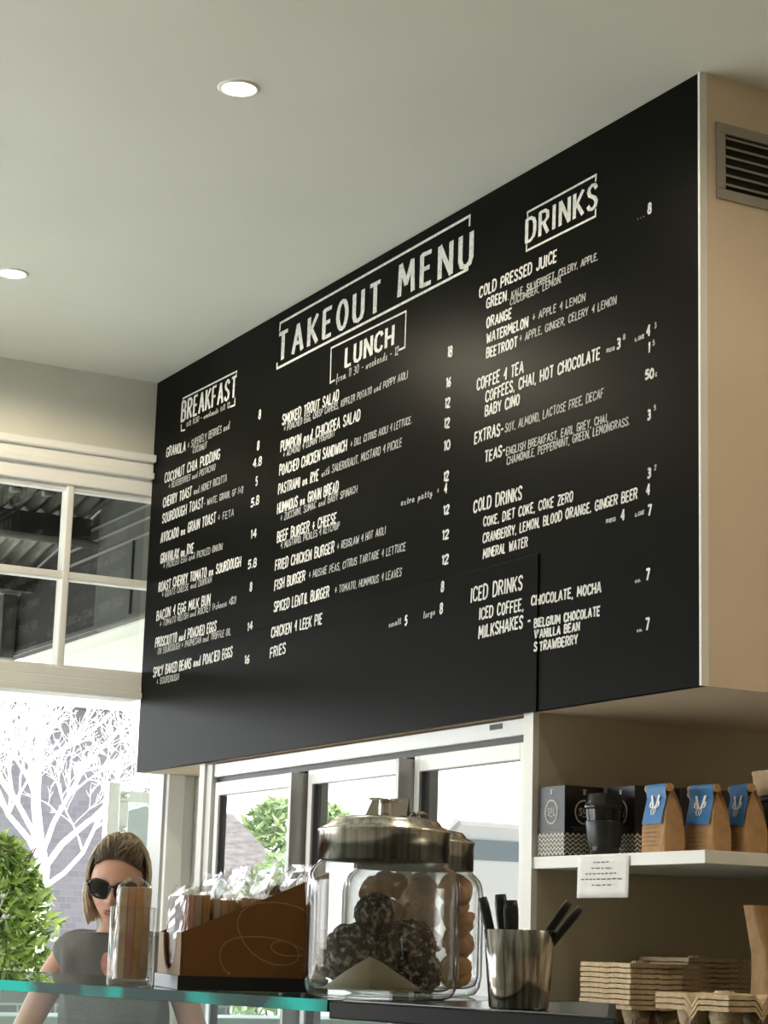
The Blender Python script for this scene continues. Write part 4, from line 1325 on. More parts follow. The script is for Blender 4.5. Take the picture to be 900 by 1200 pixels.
tray_stack(10, 3.275, 4.285, CT + .063 - .012, 0.0, 'stack behind against the wall', 'cup trays in the stack against the wall')
tray_stack(3, 2.825, 3.600, CT + .050 + .014, math.radians(10), 'low front stack at the right', 'cup trays in the low front stack', tray_notched)

t = thing('kraft_bag', 'tall open kraft paper bag with white label at the right edge', 'paper bag', (3.155, 3.81, CT), math.radians(-8))
b = MB()
rows = [(0, .066, .045), (.05, .066, .046), (.13, .062, .042), (.175, .064, .040), (.215, .073, .036), (.285, .088, .030)]
nn = 32; vs = []
for (z, a_, c_) in rows:
    for i in range(nn):
        an = 2 * PI * i / nn
        ca, sa = math.cos(an), math.sin(an)
        vs.append((math.copysign(abs(ca) ** .35, ca) * a_ + .002 * noise.noise(Vector((i, z * 20, 5))), math.copysign(abs(sa) ** .35, sa) * c_, z))
fs = [(k * nn + i, k * nn + (i + 1) % nn, (k + 1) * nn + (i + 1) % nn, (k + 1) * nn + i) for k in range(len(rows) - 1) for i in range(nn)]
fs.append(tuple(reversed(range(nn))))
b.add(vs, fs)
o = b.build('bag', 'kraft', t)
lb = MB().quad((-.036, -.0475, .045), (.05, -.0475, .045), (.05, -.0460, .125), (-.036, -.0460, .125)).build('label', 'label_white', t)
lb['label'] = 'white printed label'
ik = MB(); ik.nrm = (0, -1, 0)
for k in range(5):
    ik.ribbon([(-.028, .058 + .013 * k), (.03, .058 + .013 * k)], .003, lambda u, v_: (u, -.0480 + .0013 * (v_ - .045) / .08 * 1.0, v_), 0, 0)
ik.build('label_print', 'paper_ink', t)

# ------------------------------------------------------------------ the woman by the window
def skin_grow(verts, edges, radii, sub=2, root=0):
    me = bpy.data.meshes.new('grow')
    me.from_pydata([tuple(v_) for v_ in verts], edges, [])
    o = bpy.data.objects.new('grow', me); COL.objects.link(o)
    m = o.modifiers.new('skin', 'SKIN'); m.use_smooth_shade = True
    for i, r in enumerate(radii):
        sv = me.skin_vertices[0].data[i]
        sv.radius = r if hasattr(r, '__len__') else (r, r)
        sv.use_root = (i == root)
    s_ = o.modifiers.new('sub', 'SUBSURF'); s_.levels = sub; s_.render_levels = sub
    bpy.context.view_layer.update()
    ev = o.evaluated_get(bpy.context.evaluated_depsgraph_get())
    out = bpy.data.meshes.new_from_object(ev)
    bpy.data.objects.remove(o); bpy.data.meshes.remove(me)
    return out
def fuse(meshes, voxel, smooth=3, name='fuse'):
    bm = bmesh.new()
    for m in meshes: bm.from_mesh(m)
    me = bpy.data.meshes.new(name); bm.to_mesh(me); bm.free()
    o = bpy.data.objects.new(name, me); COL.objects.link(o)
    r = o.modifiers.new('remesh', 'REMESH'); r.mode = 'VOXEL'; r.voxel_size = voxel; r.use_smooth_shade = True
    if smooth:
        s_ = o.modifiers.new('smooth', 'SMOOTH'); s_.factor = .5; s_.iterations = smooth
    bpy.context.view_layer.update()
    ev = o.evaluated_get(bpy.context.evaluated_depsgraph_get())
    out = bpy.data.meshes.new_from_object(ev)
    bpy.data.objects.remove(o); bpy.data.meshes.remove(me)
    for p in out.polygons: p.use_smooth = True
    return out

PW = thing('person', 'woman with swept-back blonde hair, dark sunglasses and grey sleeveless top by the window', 'person', (2.073, 5.235, 0), math.radians(-29))
V = []; Ed = []; Rd = []
def node(p, r, par=None):
    V.append(Vector(p)); Rd.append(r)
    if par is not None: Ed.append((par, len(V) - 1))
    return len(V) - 1
pel = node((0, .02, .93), (.155, .105))
sp1 = node((0, .015, 1.08), (.125, .088), pel)
sp2 = node((0, .02, 1.24), (.145, .098), sp1)
ch = node((0, .025, 1.370), (.130, .086), sp2)
nb = node((0, .012, 1.455), (.062, .058), ch)
nk = node((0, -.006, 1.50), (.050, .052), nb)
hd = node((0, -.030, 1.545), (.050, .055), nk)
for s_ in (-1, 1):
    sh_ = node((s_ * .132, .025, 1.402), (.054, .054), ch)
    dl = node((s_ * .164, .022, 1.355), (.045, .045), sh_)
    if s_ < 0:
        el = node((-.275, .010, 1.125), (.034, .034), dl); mid = node((-.26, -.11, 1.06), (.033, .033), el); wr = node((-.20, -.225, 1.00), (.023, .019), mid); hnd = (-.165, -.29, .975)
    else:
        el = node((.255, .000, 1.110), (.034, .034), dl); mid = node((.22, -.12, 1.05), (.033, .033), el); wr = node((.15, -.225, 1.00), (.023, .019), mid); hnd = (.115, -.285, .978)
    pm = node(hnd, (.034, .016), wr)
    hp = node((s_ * .095, .02, .86), (.098, .100), pel)
    kn = node((s_ * .105, .0, .48), (.056, .058), hp)
    cf = node((s_ * .110, .03, .30), (.052, .052), kn)
    an = node((s_ * .110, .04, .085), (.036, .038), cf)
    ft = node((s_ * .118, -.06, .045), (.040, .032), an)
    node((s_ * .122, -.13, .03), (.036, .022), ft)
body = skin_grow(V, Ed, Rd)
fingers = []
for s_, c0 in ((-1, Vector((-.165, -.29, .975))), (1, Vector((.115, -.285, .978)))):
    fwd = Vector((-.30 * s_, -.90, -.15)).normalized()
    lat = Vector((0, 0, 1)).cross(fwd).normalized()
    for q, (off, L) in enumerate(((-.027, .058), (-.009, .068), (.009, .064), (.026, .050))):
        a = c0 + lat * off
        pts = [a, a + fwd * (.02 + L * .35), a + fwd * (.02 + L * .70) + Vector((0, 0, -.010)), a + fwd * (.02 + L * .92) + Vector((0, 0, -.028))]
        fingers.append(skin_grow(pts, [(0, 1), (1, 2), (2, 3)], [.0095, .0088, .0082, .0070]))
    ts = lat * (.030 * (1 if s_ > 0 else -1) * -1)
    a = c0 - fwd * .015 + ts * .6
    fingers.append(skin_grow([a, a + ts * .9 + fwd * .018, a + ts * 1.3 + fwd * .045 + Vector((0, 0, -.01))], [(0, 1), (1, 2)], [.011, .0095, .008]))
# head, built at the origin looking to -Y, then tilted and placed
HC = Vector((0.0, -.055, 1.590))
HM = Matrix.Translation(HC) @ Matrix.Rotation(math.radians(4), 4, 'Y') @ Matrix.Rotation(math.radians(12), 4, 'X')
def head_pt(th, ph):
    """th: 0 top .. pi bottom; ph: azimuth, 0 = front"""
    x = math.sin(th) * math.sin(ph); y = -math.sin(th) * math.cos(ph); z = math.cos(th)
    X, Y, Z = x * .072, y * .094, z * .112
    if z < 0:
        k = (-z) ** 1.4
        X *= 1 - .34 * k
        if y > 0: Y *= 1 - .45 * k
        else: Y *= 1 - .06 * k
    if y < 0:
        g = lambda cx, cz, sx, sz: math.exp(-((X - cx) / sx) ** 2 - ((Z - cz) / sz) ** 2)
        Y -= .008 * g(0, .022, .05, .012)                            # brow
        Y += .011 * (g(.031, .004, .017, .012) + g(-.031, .004, .017, .012))   # eye sockets
        Y -= .012 * g(0, -.004, .009, .022) + .022 * g(0, -.026, .012, .013)   # nose
        Y -= .006 * (g(.013, -.030, .007, .007) + g(-.013, -.030, .007, .007))
        Y -= .006 * (g(.042, -.020, .02, .02) + g(-.042, -.020, .02, .02))     # cheeks
        Y -= .008 * g(0, -.060, .024, .012)                          # mouth
        Y += .006 * g(0, -.060, .020, .0022)
        Y -= .012 * g(0, -.098, .022, .016)                          # chin
    return Vector((X, Y, Z))
bm = bmesh.new()
nt_, nph = 72, 96
ring = []
top_v = bm.verts.new(head_pt(0, 0)); bot_v = bm.verts.new(head_pt(PI, 0))
for i in range(1, nt_):
    ring.append([bm.verts.new(head_pt(PI * i / nt_, 2 * PI * j / nph)) for j in range(nph)])
for j in range(nph):
    k = (j + 1) % nph
    bm.faces.new((top_v, ring[0][j], ring[0][k])); bm.faces.new((bot_v, ring[-1][k], ring[-1][j]))
    for i in range(len(ring) - 1):
        bm.faces.new((ring[i][j], ring[i + 1][j], ring[i + 1][k], ring[i][k]))
for s_ in (-1, 1):
    e_ = bmesh.ops.create_uvsphere(bm, u_segments=16, v_segments=12, radius=1)
    for v_ in e_['verts']:
        v_.co = Vector((s_ * .070 + v_.co.x * .009 + s_ * .006 * v_.co.y, .008 + v_.co.y * .019, -.006 + v_.co.z * .032))
bmesh.ops.recalc_face_normals(bm, faces=bm.faces)
bm.transform(HM)
hm = bpy.data.meshes.new('head'); bm.to_mesh(hm); bm.free()
full = fuse([body, hm] + fingers, .0045, 2, 'person_body')
full.materials.clear(); full.materials.append(MATS['skin'])
bo = bpy.data.objects.new('body', full); COL.objects.link(bo); bo.parent = PW
# lips
lp = MB()
for (z0, z1) in ((-.0595, -.0525), (-.0695, -.0605)):
    n = 14; a_ = []; b_ = []
    for i in range(n + 1):
        x = -.021 + .042 * i / n
        def surf(x, z):
            th = math.acos(max(-1, min(1, z / .112)))
            best = None
            lo, hi = -.6, .6
            for _ in range(30):
                mid_ = (lo + hi) / 2
                if head_pt(th, mid_).x < x: lo = mid_
                else: hi = mid_
            p = head_pt(th, lo); return Vector((p.x, p.y - .0012, p.z))
        w_ = max(.12, 1 - (abs(x) / .0225) ** 2)
        zm = (z0 + z1) / 2; hh = (z1 - z0) / 2 * w_
        a_.append(HM @ surf(x, zm - hh)); b_.append(HM @ (surf(x, zm + hh)))
    for i in range(n): lp.quad(a_[i], a_[i + 1], b_[i + 1], b_[i])
for i in range(len(lp.sm)): lp.sm[i] = True
o = lp.build('lips', 'lips', PW); so = o.modifiers.new('thickness', 'SOLIDIFY'); so.thickness = .002

# sleeveless top: torso grown a little thicker, cut at neckline and hem
tv = [(0, .02, .90), (0, .015, 1.08), (0, .018, 1.24), (0, .025, 1.368), (-.130, .025, 1.408), (.130, .025, 1.408), (-.165, .022, 1.375), (.165, .022, 1.375), (0, .012, 1.462)]
te = [(0, 1), (1, 2), (2, 3), (3, 4), (3, 5), (4, 6), (5, 7), (3, 8)]
tr_ = [(.178, .128), (.150, .108), (.165, .116), (.147, .103), (.066, .066), (.066, .066), (.058, .058), (.058, .058), (.080, .076)]
top_me = fuse([skin_grow(tv, te, tr_)], .006, 2, 'top')
bm = bmesh.new(); bm.from_mesh(top_me)
kill = []
for f in bm.faces:
    c = f.calc_center_median()
    if c.z > 1.478 - .25 * max(0, -c.y - .02) or c.z < .90 or abs(c.x) > .188: kill.append(f)
bmesh.ops.delete(bm, geom=kill, context='FACES')
for v_ in bm.verts:
    k = .008 * (noise.noise(Vector((v_.co.x * 14 + v_.co.z * 5, v_.co.y * 14, v_.co.z * 5))))
    v_.co += v_.normal * k
bm.to_mesh(top_me); bm.free()
for p in top_me.polygons:
    p.use_smooth = True
top_me.materials.clear(); top_me.materials.append(MATS['shirt_grey'])
so_ = bpy.data.objects.new('sleeveless_top', top_me); COL.objects.link(so_); so_.parent = PW
so_['label'] = 'grey sleeveless top with pink print'
# pink print: soft patches wrapped on the chest
pk = MB()
def chest(x, z):
    best = -1e9
    ok, loc, nrm, idx = so_.ray_cast(Vector((x, -.6, z)), Vector((0, 1, 0)))
    return (loc + Vector((0, -.0015, 0))) if ok else Vector((x, -.10, z))
bpy.context.view_layer.update()
for (cx, cz, rx, rz_) in ((-.018, 1.385, .013, .028), (-.004, 1.360, .016, .034), (.020, 1.382, .015, .030), (.038, 1.362, .014, .034), (.012, 1.325, .018, .022)):
    n = 12
    rim = [chest(cx + rx * math.cos(2 * PI * i / n), cz + rz_ * math.sin(2 * PI * i / n)) for i in range(n)]
    pk.add(rim + [chest(cx, cz)], [(i, (i + 1) % n, n) for i in range(n)], 0, True)
pk.build('pink_print', 'shirt_pink', so_)
# jeans and shoes
jv = [(0, .02, .93), (-.095, .02, .86), (.095, .02, .86), (-.105, 0, .48), (.105, 0, .48), (-.11, .03, .30), (.11, .03, .30), (-.11, .04, .12), (.11, .04, .12)]
jm = skin_grow(jv, [(0, 1), (0, 2), (1, 3), (2, 4), (3, 5), (4, 6), (5, 7), (6, 8)], [(.168, .118), (.108, .110), (.108, .110), (.068, .07), (.068, .07), (.063, .063), (.063, .063), (.055, .056), (.055, .056)])
jm = fuse([jm], .009, 2, 'jeans'); jm.materials.clear(); jm.materials.append(MATS['denim'])
o = bpy.data.objects.new('jeans', jm); COL.objects.link(o); o.parent = PW
for s_ in (-1, 1):
    sm_ = skin_grow([(s_ * .112, .06, .045), (s_ * .117, -.05, .048), (s_ * .122, -.14, .036)], [(0, 1), (1, 2)], [(.045, .043), (.047, .042), (.042, .031)])
    sm_.materials.clear(); sm_.materials.append(MATS['shoe'])
    o = bpy.data.objects.new('shoe', sm_); COL.objects.link(o); o.parent = PW

# sunglasses
sg = bpy.data.objects.new('sunglasses', None); COL.objects.link(sg); sg.parent = PW
gl_ = MB(); fr_ = MB()
for s_ in (-1, 1):
    n = 28; out_ = []; inn = []
    for i in range(n):
        a = 2 * PI * i / n
        ex = math.copysign(abs(math.cos(a)) ** .8, math.cos(a)); ez = math.copysign(abs(math.sin(a)) ** .8, math.sin(a))
        x = s_ * (.034 + ex * .0285); z = .002 + ez * .0235 - .004 * (ez > 0) * abs(ex) * 0 + (.003 * ex)
        y = -.1005 + .9 * (abs(x)) ** 2 * 5.2 * .9
        out_.append(HM @ Vector((x, y, z)))
    c = HM @ Vector((s_ * .034, -.1005 + .034 ** 2 * 4.2 - .003, .002))
    gl_.add(out_ + [c], [(i, (i + 1) % n, n) for i in range(n)], 0, True)
    fr_.tube(out_ + [out_[0]], .0030, 8, caps=False)
    fr_.tube([HM @ Vector((s_ * .062, -.086, .008)), HM @ Vector((s_ * .0715, -.070, .010)), HM @ Vector((s_ * .077, -.03, .008)), HM @ Vector((s_ * .0775, .01, .004))], [.0052, .0050, .0034, .0026], 8)
fr_.tube([HM @ Vector((-.010, -.1015, .010)), HM @ Vector((0, -.1035, .012)), HM @ Vector((.010, -.1015, .010))], .003, 8)
sg_f = fr_.build('frame', 'black_gloss', sg)
gl_.build('lenses', 'black_gloss', sg)

# hair: locks swept back from the forehead, falling to the collar
hv = MB(); tone = []
def cap_pt(th, az, k):
    p = head_pt(th, az)
    d = Vector((math.sin(th) * math.sin(az) * .076, -math.sin(th) * math.cos(az) * .100, math.cos(th) * .118))
    if th > PI / 2: d = Vector((math.sin(az) * .076, -math.cos(az) * .100, math.cos(th) * .118))
    return d * k
def lock(pts, r0, base):
    n0 = len(hv.v)
    m = len(pts)
    rad = [r0 * (.25 + .75 * math.sin(PI * min(1, (i + 1) / (m * .55)) / 2)) * (1 if i < m - 3 else (m - i) / 3.2) for i in range(m)]
    hv.tube(pts, rad, 5)
    for i in range(m):
        for _ in range(5): tone.append(base(i / (m - 1)))
rnd = random.Random(11)
# scalp layer of short dark roots under the locks
rows_ = 16; cols_ = 48
vs = []
for i in range(rows_ + 1):
    for j in range(cols_):
        az = 2 * PI * j / cols_ - PI
        lim = math.radians(44 + 15 * az * az) if abs(az) < math.radians(70) else math.radians(62 + 60 * min(1, (abs(math.degrees(az)) - 70) / 30))
        vs.append(HM @ cap_pt(.001 + lim * i / rows_, az, 1.012))
        tone.append(.02 + .06 * noise.noise(Vector((j * .9, i * .3, 1))))
hv.add(vs, [(i * cols_ + j, i * cols_ + (j + 1) % cols_, (i + 1) * cols_ + (j + 1) % cols_, (i + 1) * cols_ + j) for i in range(rows_) for j in range(cols_)], 0, True)
for q in range(1000):
    front = q < 520
    if front:
        a0 = math.radians(rnd.uniform(-62, 62)); th0 = math.radians(44 + 15 * a0 * a0 + rnd.uniform(-3, 3))
        side_ = 1 if a0 > math.radians(-12) else -1
        a1 = side_ * math.radians(rnd.uniform(84, 150)); thm = math.radians(rnd.uniform(16, 34) + 12 * abs(a0))
    else:
        a0 = math.radians(rnd.uniform(70, 290)); th0 = math.radians(rnd.uniform(4, 45)); side_ = 1 if math.sin(a0) > 0 else -1
        a1 = math.radians(rnd.uniform(78, 282)) if abs(math.degrees(a0) - 180) < 60 else side_ * math.radians(rnd.uniform(80, 130)); thm = th0 + .2
        if a1 > PI: a1 -= 2 * PI
        if a0 > PI: a0 -= 2 * PI
        if a1 * a0 < 0: a0 = -a0
    k_ = rnd.uniform(1.02, 1.12)
    fall = rnd.uniform(.055, .120)
    pts = []
    if front:
        q1 = math.radians(rnd.uniform(20, 32)); q2 = math.radians(rnd.uniform(30, 44))
        key = [cap_pt(th0, a0, 1.0), cap_pt(th0 * .62 + q1 * .38, a0 * 1.1 + side_ * .22, k_ + .03), cap_pt(q1 + .06, a0 * .8 + side_ * .75, k_ + .06), cap_pt(q2, side_ * math.radians(82 + 22 * rnd.random()), k_ + .06), cap_pt(math.radians(62), side_ * math.radians(88) * .5 + a1 * .5, k_ + .05), cap_pt(math.radians(88), a1, k_)]
        if q % 3 == 0:
            key[1] = cap_pt(th0 * .66, a0 * 1.05, k_ + .03); key[2] = cap_pt(math.radians(rnd.uniform(5, 18)), a0 + side_ * .5, k_ + .05); key[3] = cap_pt(math.radians(rnd.uniform(28, 44)), side_ * math.radians(rnd.uniform(95, 135)), k_ + .06)
        ext = [key[0] * 2 - key[1]] + key + [key[-1] + Vector((0, 0, -.03))]
        for m_ in range(5):
            p0, p1, p2, p3 = ext[m_:m_ + 4]
            for f_ in (0, .5):
                pts.append(.5 * ((2 * p1) + (p2 - p0) * f_ + (2 * p0 - 5 * p1 + 4 * p2 - p3) * f_ ** 2 + (3 * p1 - p0 - 3 * p2 + p3) * f_ ** 3))
        pts.append(key[-1])
    for i in range(7):
        s_ = i / 6
        if front: break
        else:
            az = a0 + (a1 - a0) * s_; th = th0 + (math.radians(88) - th0) * s_
        lift = k_ + (.07 * math.sin(s_ * PI) if front else .04 * math.sin(s_ * PI))
        if front and i == 0: lift = 1.0
        pts.append(cap_pt(th, az, lift))
    e_ = pts[-1]
    outw = Vector((e_.x, e_.y, 0)).normalized()
    for i in range(1, 7):
        s_ = i / 6
        pts.append(e_ + Vector((0, 0, -fall * s_)) + outw * (.006 * math.sin(s_ * PI) - .014 * s_ * s_) + Vector((rnd.uniform(-.001, .001), rnd.uniform(-.001, .001), 0)))
    dark = rnd.uniform(-.08, .12)
    lock([HM @ p for p in pts], rnd.uniform(.0024, .0046), (lambda s_, d_=dark, f_=front: min(1, max(0, d_ + .10 + (1.6 if f_ else 1.5) * (s_ - .17)))))
ho = hv.build('hair', 'hair', PW, recalc=False)
at = ho.data.attributes.new('tone', 'FLOAT', 'POINT')
at.data.foreach_set('value', tone)
ho['label'] = 'shoulder-short blonde hair with dark roots'
# ------------------------------------------------------------------ street side
struct(MB().box(-25, 20, 7.3, 60, -.12, -.02).build('pavement', 'paving'))

# verandah awning seen through the transom
aw = thing('verandah_awning', 'dark corrugated verandah awning outside above the transom window', 'awning', (0.4, 7.4, 0))
def sheet(x0, x1, y0, z0, y1, z1, per, amp, n_per=10):
    m = MB(); vs = []
    n = int((x1 - x0) / per * n_per)
    for (y, z) in ((y0, z0), (y1, z1)):
        for i in range(n + 1):
            x = x0 + (x1 - x0) * i / n
            vs.append((x, y, z + amp * math.sin(2 * PI * (x - x0) / per)))
    m.add(vs, [(i, i + 1, n + 2 + i, n + 1 + i) for i in range(n)], 0, True)
    return m
def rel(o):
    return under(o, aw)
sl = lambda Y: E + 1.97 - .176 * (Y - 7.2)
o = rel(sheet(-2.9, 3.04, 7.33, sl(7.33), 9.75, sl(9.75), .072, .012).build('roof_sheet', 'sheet_metal', recalc=False))
so = o.modifiers.new('thickness', 'SOLIDIFY'); so.thickness = .003
for (Y, hgt) in ((8.22, .11), (8.92, .10), (9.70, .12)):
    rel(MB().box(-2.9, 3.03, Y, Y + .05, sl(Y) - .025 - hgt, sl(Y) - .022).build('purlin', 'timber_dark', bevel=.003))
rel(MB().tube([(-2.9, 8.14, E + 1.665), (3.03, 8.14, E + 1.640)], .017, 12).build('pipe', 'rail_grey'))
for x in (2.28, 2.42, 2.56, 2.70):
    rel(MB().tube([(x, 7.92, sl(7.92) - .06), (x + .05, 7.94, sl(7.92) - .05)], .012, 8).build('roof_hook', 'rail_grey'))
rel(MB().box(3.045, 3.085, 8.15, 9.75, E + 1.274, E + 2.05).build('end_panel', 'timber_dark'))
rel(MB().box(3.04, 3.085, 7.34, 8.15, E + 1.274, E + 2.05).build('grey_end_panel', 'panel_grey'))
for z in (1.60, 1.665, 1.72):
    rel(MB().box(3.028, 3.044, 7.34, 8.55, E + z - .0028, E + z + .0028).build('rail', 'rail_grey'))
rel(MB().box(3.030, 3.044, 7.36, 9.74, E + 1.274, E + 1.290).build('edge_trim', 'panel_grey'))
rel(MB().box(3.030, 3.04, 7.725, 7.735, E + 1.29, E + 1.60).build('drop_bar', 'panel_dark'))
post = rel(MB().box(2.96, 3.03, 9.15, 9.23, E + 1.26, sl(9.2) - .03).build('bracket_post', 'panel_grey', bevel=.004))
rel(MB().prism([(2.94, 9.14, E + 1.56), (3.045, 9.14, E + 1.56), (3.03, 9.14, E + 1.64), (2.95, 9.14, E + 1.64)], (0, .10, 0)).build('post_cap', 'rail_grey', bevel=.003))
rel(MB().box(1.2, 3.03, 9.70, 9.74, E + 1.30, sl(9.7) - .02).build('fascia', 'timber_dark'))

# bright canopy beyond the awning
cn = thing('street_canopy', 'bright white corrugated canopy roof seen under the dark awning edge', 'canopy', (4.0, 8.4, E + 1.2))
m = MB(); vs = []
n = 260
for Y in (7.45, 9.5):
    for i in range(n + 1):
        X = 3.12 + 2.2 * i / n
        vs.append((X, Y, E + 1.345 - .20 * (X - 3.1) + .018 * math.sin(2 * PI * (X - 3.12) / .09)))
m.add(vs, [(i, i + 1, n + 2 + i, n + 1 + i) for i in range(n)], 0, True)
under(m.build('roof_sheet', 'canopy_sheet', recalc=False), cn)
under(MB().box(3.12, 5.3, 7.46, 7.50, E + .86, E + .90).build('frame_beam', 'aluminium'), cn)
for y_ in (7.48, 9.45):
    under(MB().box(5.26, 5.32, y_ - .03, y_ + .03, -.02, E + .93).build('post', 'aluminium'), cn)

# glass windbreaks
def windbreak(label, x0, x1, Y, ztop, cat='glass screen'):
    t = thing('glass_windbreak', label, cat, (x0, Y, 0), 0)
    W = x1 - x0
    MB().box(0, .052, -.02, .04, 0, ztop + .03).build('post', 'aluminium', t, bevel=.004)
    f = MB().box(.052, W, -.006, .03, ztop - .045, ztop).box(.052, .098, -.006, .03, .12, ztop - .045).box(W - .03, W, -.006, .03, .12, ztop - .045).box(.052, W, -.006, .03, .08, .12)
    f.build('frame', 'aluminium', t, bevel=.002)
    MB().box(.098, W - .03, .010, .016, .12, ztop - .045).build('pane', 'frosted_glass', t)
    for z in (ztop - .02, ztop - .16):
        MB().lathe([(.010, 0), (.010, .006), (0, .007)], 16, (.03, 0, 0), cap0=False, cap1=False).build('bolt', 'chrome', t).matrix_local = Matrix.Translation((.05, -.02, z)) @ Matrix.Rotation(PI / 2, 4, 'X')
    return t
windbreak('frosted glass windbreak with metal frame behind the woman', 3.165, 4.2, 8.2, E + .612)

# planter and shrub
tag(MB().box(1.9, 3.12, 8.45, 8.75, 0, E - .20).build('planter_wall', 'grey_block'), 'low grey block wall below the green shrub', 'garden wall')
def leafy(name, label, cat, cx, cy, z0, z1, rx, ry, n, size, m, group=None, stem=True, seed=1):
    r = random.Random(seed)
    t = thing(name, label, cat, (cx, cy, 0), 0, group)
    f = MB()
    for _ in range(n):
        a = r.uniform(0, 2 * PI); q = r.uniform(.30, 1) ** .5; h_ = r.random()
        z = z0 + (z1 - z0) * h_
        taper = math.sin(PI * (.36 + .56 * h_)) ** .6
        c = Vector((rx * q * math.cos(a) * taper, ry * q * math.sin(a) * taper, z))
        c += .10 * rx * noise.noise_vector(c * 4)
        d = Vector((r.uniform(-1, 1), r.uniform(-1, 1), r.uniform(-.8, .4))).normalized()
        nn = Vector((math.cos(a) * .6, math.sin(a) * .6, .8)) + Vector((r.uniform(-.7, .7), r.uniform(-.7, .7), r.uniform(-.4, .4)))
        sd = d.cross(nn).normalized(); L = size * r.uniform(.7, 1.4); W = L * .30
        up_ = sd.cross(d).normalized()
        f.add([c - d * L, c + sd * W - up_ * W * .3, c + d * L, c - sd * W - up_ * W * .3, c], [(0, 1, 4), (1, 2, 4), (2, 3, 4), (3, 0, 4)])
    f.build('foliage', m, t, recalc=False)
    if stem:
        s_ = MB()
        for k in range(7):
            a = r.uniform(0, 6.28)
            s_.tube([(.02 * math.cos(a), .02 * math.sin(a), z0 if z0 > 1 else 0), (rx * .4 * math.cos(a), ry * .4 * math.sin(a), (z0 + z1) / 2), (rx * .7 * math.cos(a), ry * .7 * math.sin(a), z1 - .05)], [.012, .008, .003], 6)
        s_.build('stems', 'bark_brown', t)
    return t
leafy('shrub', 'glossy green shrub in sunlight at the lower left outside the window', 'shrub', 2.74, 8.62, E - .155, E + .42, .39, .18, 2300, .042, 'leaf_green', seed=3)

# bare pale tree
tr = thing('bare_tree', 'bare pale sunlit tree with fine branches outside the window', 'tree', (3.87, 10.95, 0))
r = random.Random(21)
limbs = [MB() for _ in range(7)]; twigs = MB()
trunk = MB()
FK = Vector((0, 0, E + .41))
trunk.tube([(.03, 0, 0), (.01, 0, .8), (-.01, 0, 1.4), FK], [.080, .060, .046, .042], 14)
trunk.build('trunk', 'bark_pale', tr)
def grow(mb, p, d, L, rad, depth):
    pts = [p]; n = 5
    cur = p.copy(); dd = d.copy()
    for i in range(n):
        dd = (dd + Vector((r.uniform(-.26, .26), r.uniform(-.26, .26), r.uniform(-.10, .14)))).normalized()
        cur = cur + dd * L / n
        pts.append(cur.copy())
    mb.tube(pts, [rad * (1 - .55 * i / n) for i in range(n + 1)], (8, 6, 5, 4, 3)[depth])
    if depth >= 4: return
    for k in range(6 if depth < 2 else 4):
        q = pts[r.randint(2, n)]
        nd = (dd + Vector((r.uniform(-1, 1), r.uniform(-.7, .7), r.uniform(-.35, .8)))).normalized()
        grow(mb if depth < 1 else twigs, q, nd, L * r.uniform(.40, .66), max(.0022, rad * .42), depth + 1)
for k, (dx, dy, dz, L, rad) in enumerate(((-.02, 0, 1, .85, .034), (.55, .1, .8, .95, .020), (.85, -.1, .60, .8, .015), (-.6, .05, .75, .85, .019), (-.35, .2, .9, .8, .017), (.25, -.2, .95, .8, .016), (-.85, -.05, .45, .65, .012))):
    base = FK + Vector((0, 0, [-.02, -.06, -.16, -.03, .02, .05, -.12][k]))
    grow(limbs[k], base, Vector((dx, dy, dz)).normalized(), L, rad, 0)
    limbs[k].build('limb', 'bark_pale', tr)
tw = twigs.build('twigs', 'bark_pale', tr)
tw['kind'] = 'stuff'

# brick building behind the tree
bd = thing('brick_building', 'grey-lilac brick building in the shade behind the bare tree', 'building', (6, 14, 0))
MB().box(-4.2, 6, 0, 5, 0, E + 1.62).build('wall', 'lilac_brick', bd)
MB().box(-4.35, 6.1, -.15, 5.1, E + 1.62, E + 1.70).build('parapet', 'render_wall', bd)

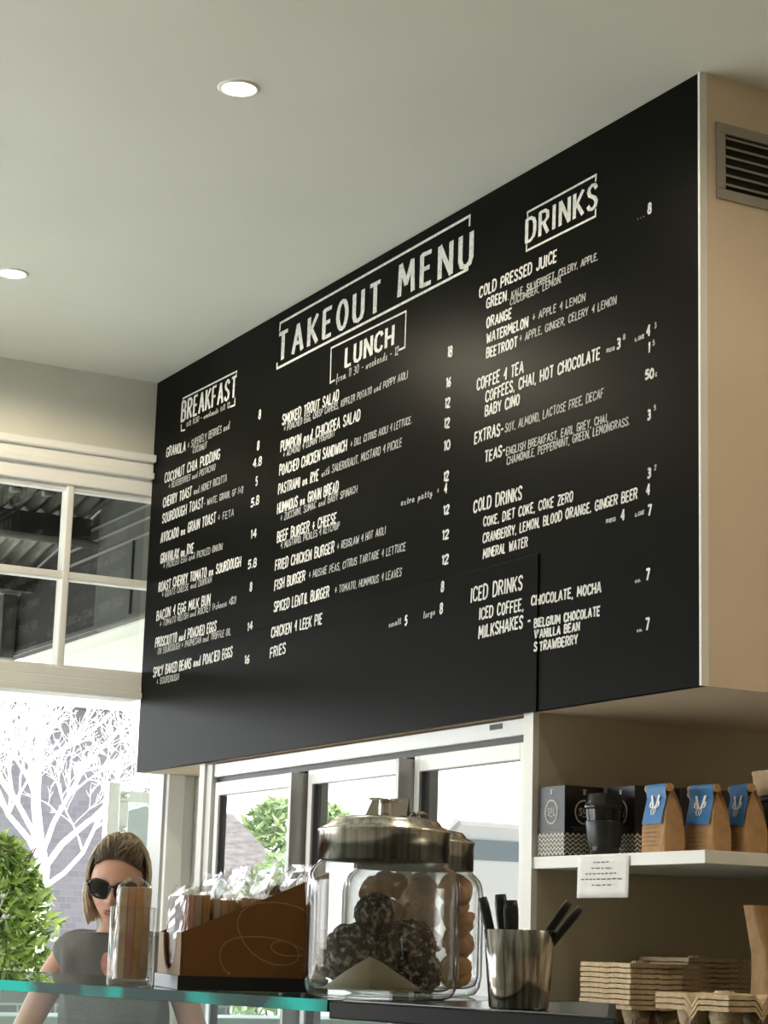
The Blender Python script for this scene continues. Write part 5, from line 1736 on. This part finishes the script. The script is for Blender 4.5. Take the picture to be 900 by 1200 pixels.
# parked van, house, hedge: they stand across the street and are mirrored in the fridge doors
vn = thing('white_van', 'parked white van across the terrace, mirrored in the right fridge door', 'van', (-2.2, 10.6, 0))
prof = [(-x, z) for x, z in [(-2.4, .45), (2.3, .45), (2.35, .95), (2.25, 1.15), (1.45, 1.30), (.85, 2.02), (.60, 2.14), (-2.2, 2.16), (-2.38, 2.0)]]
vb = MB().prism([(x, -.9, z) for x, z in prof], (0, 1.8, 0))
vb.build('body', 'van_white', vn, bevel=.05, seg=3)
for (a, b_) in ((-.66, .78), (.80, 2.25)):
    g_ = MB().prism([(a, -.905, 2.035), (b_, -.905, 2.035), (b_, -.905, 1.925), (a, -.905, 1.925)], (0, -.008, 0))
    g_.build('side_window', 'van_window', vn)
MB().prism([(-.90, -.78, 1.98), (-1.44, -.82, 1.33), (-1.46, -.82, 1.33), (-.92, -.78, 1.98)], (0, 1.6, 0)).build('windscreen', 'van_glass', vn)
for x in (-1.55, 1.5):
    w_ = MB().lathe([(0, 0), (.20, 0), (.34, .03), (.34, .20), (0, .21)], 32, cap0=False, cap1=False)
    o = w_.build('wheel', 'rubber', vn); o.matrix_local = Matrix.Translation((x, -.84, .34)) @ Matrix.Rotation(PI / 2, 4, 'X') @ Matrix.Translation((0, 0, -.12))
hs = thing('tiled_roof_house', 'low house with a grey tiled roof, mirrored in the left fridge door', 'house', (-3.3, 24, 0))
MB().box(-2.4, 2.8, 0, 5, 0, 2.2).build('wall', 'render_wall', hs)
MB().prism([(-2.75, -.3, 2.15), (3.2, -.3, 2.15), (2.4, -.3, 3.02), (-1.75, -.3, 3.02)], (0, 5.6, 0)).build('roof', 'tile_roof', hs)
MB().box(-1.0, -.1, -.03, .02, 1.0, 1.9).build('window_pane', 'van_glass', hs)
leafy('hedge_bush', 'rounded green bush mirrored at the foot of the left fridge door', 'shrub', -1.15, 14.0, .2, 2.02, .75, .6, 2600, .06, 'leaf_hedge', 'bushes along the street', seed=5)
leafy('hedge_bush', 'rounded green bush farther along the street, mirrored beside the house', 'shrub', -3.0, 17.5, .2, 2.25, .9, .7, 2000, .07, 'leaf_hedge', 'bushes along the street', seed=6)
leafy('street_tree', 'leafy street tree rising beyond the house, mirrored in the fridge', 'tree', -7.9, 27.5, 1.5, 3.5, 1.3, 1.2, 2600, .13, 'leaf_hedge', seed=8)
pl_ = thing('flag_pole', 'slim white pole by the street bushes, mirrored in the fridge', 'pole', (-.60, 13.0, 0))
MB().tube([(0, 0, 0), (0, 0, 2.25)], .022, 12).build('shaft', 'van_white', pl_)
MB().lathe([(.03, 2.25), (.035, 2.27), (.02, 2.30), (0, 2.31)], 16, cap1=False).build('finial', 'van_white', pl_)
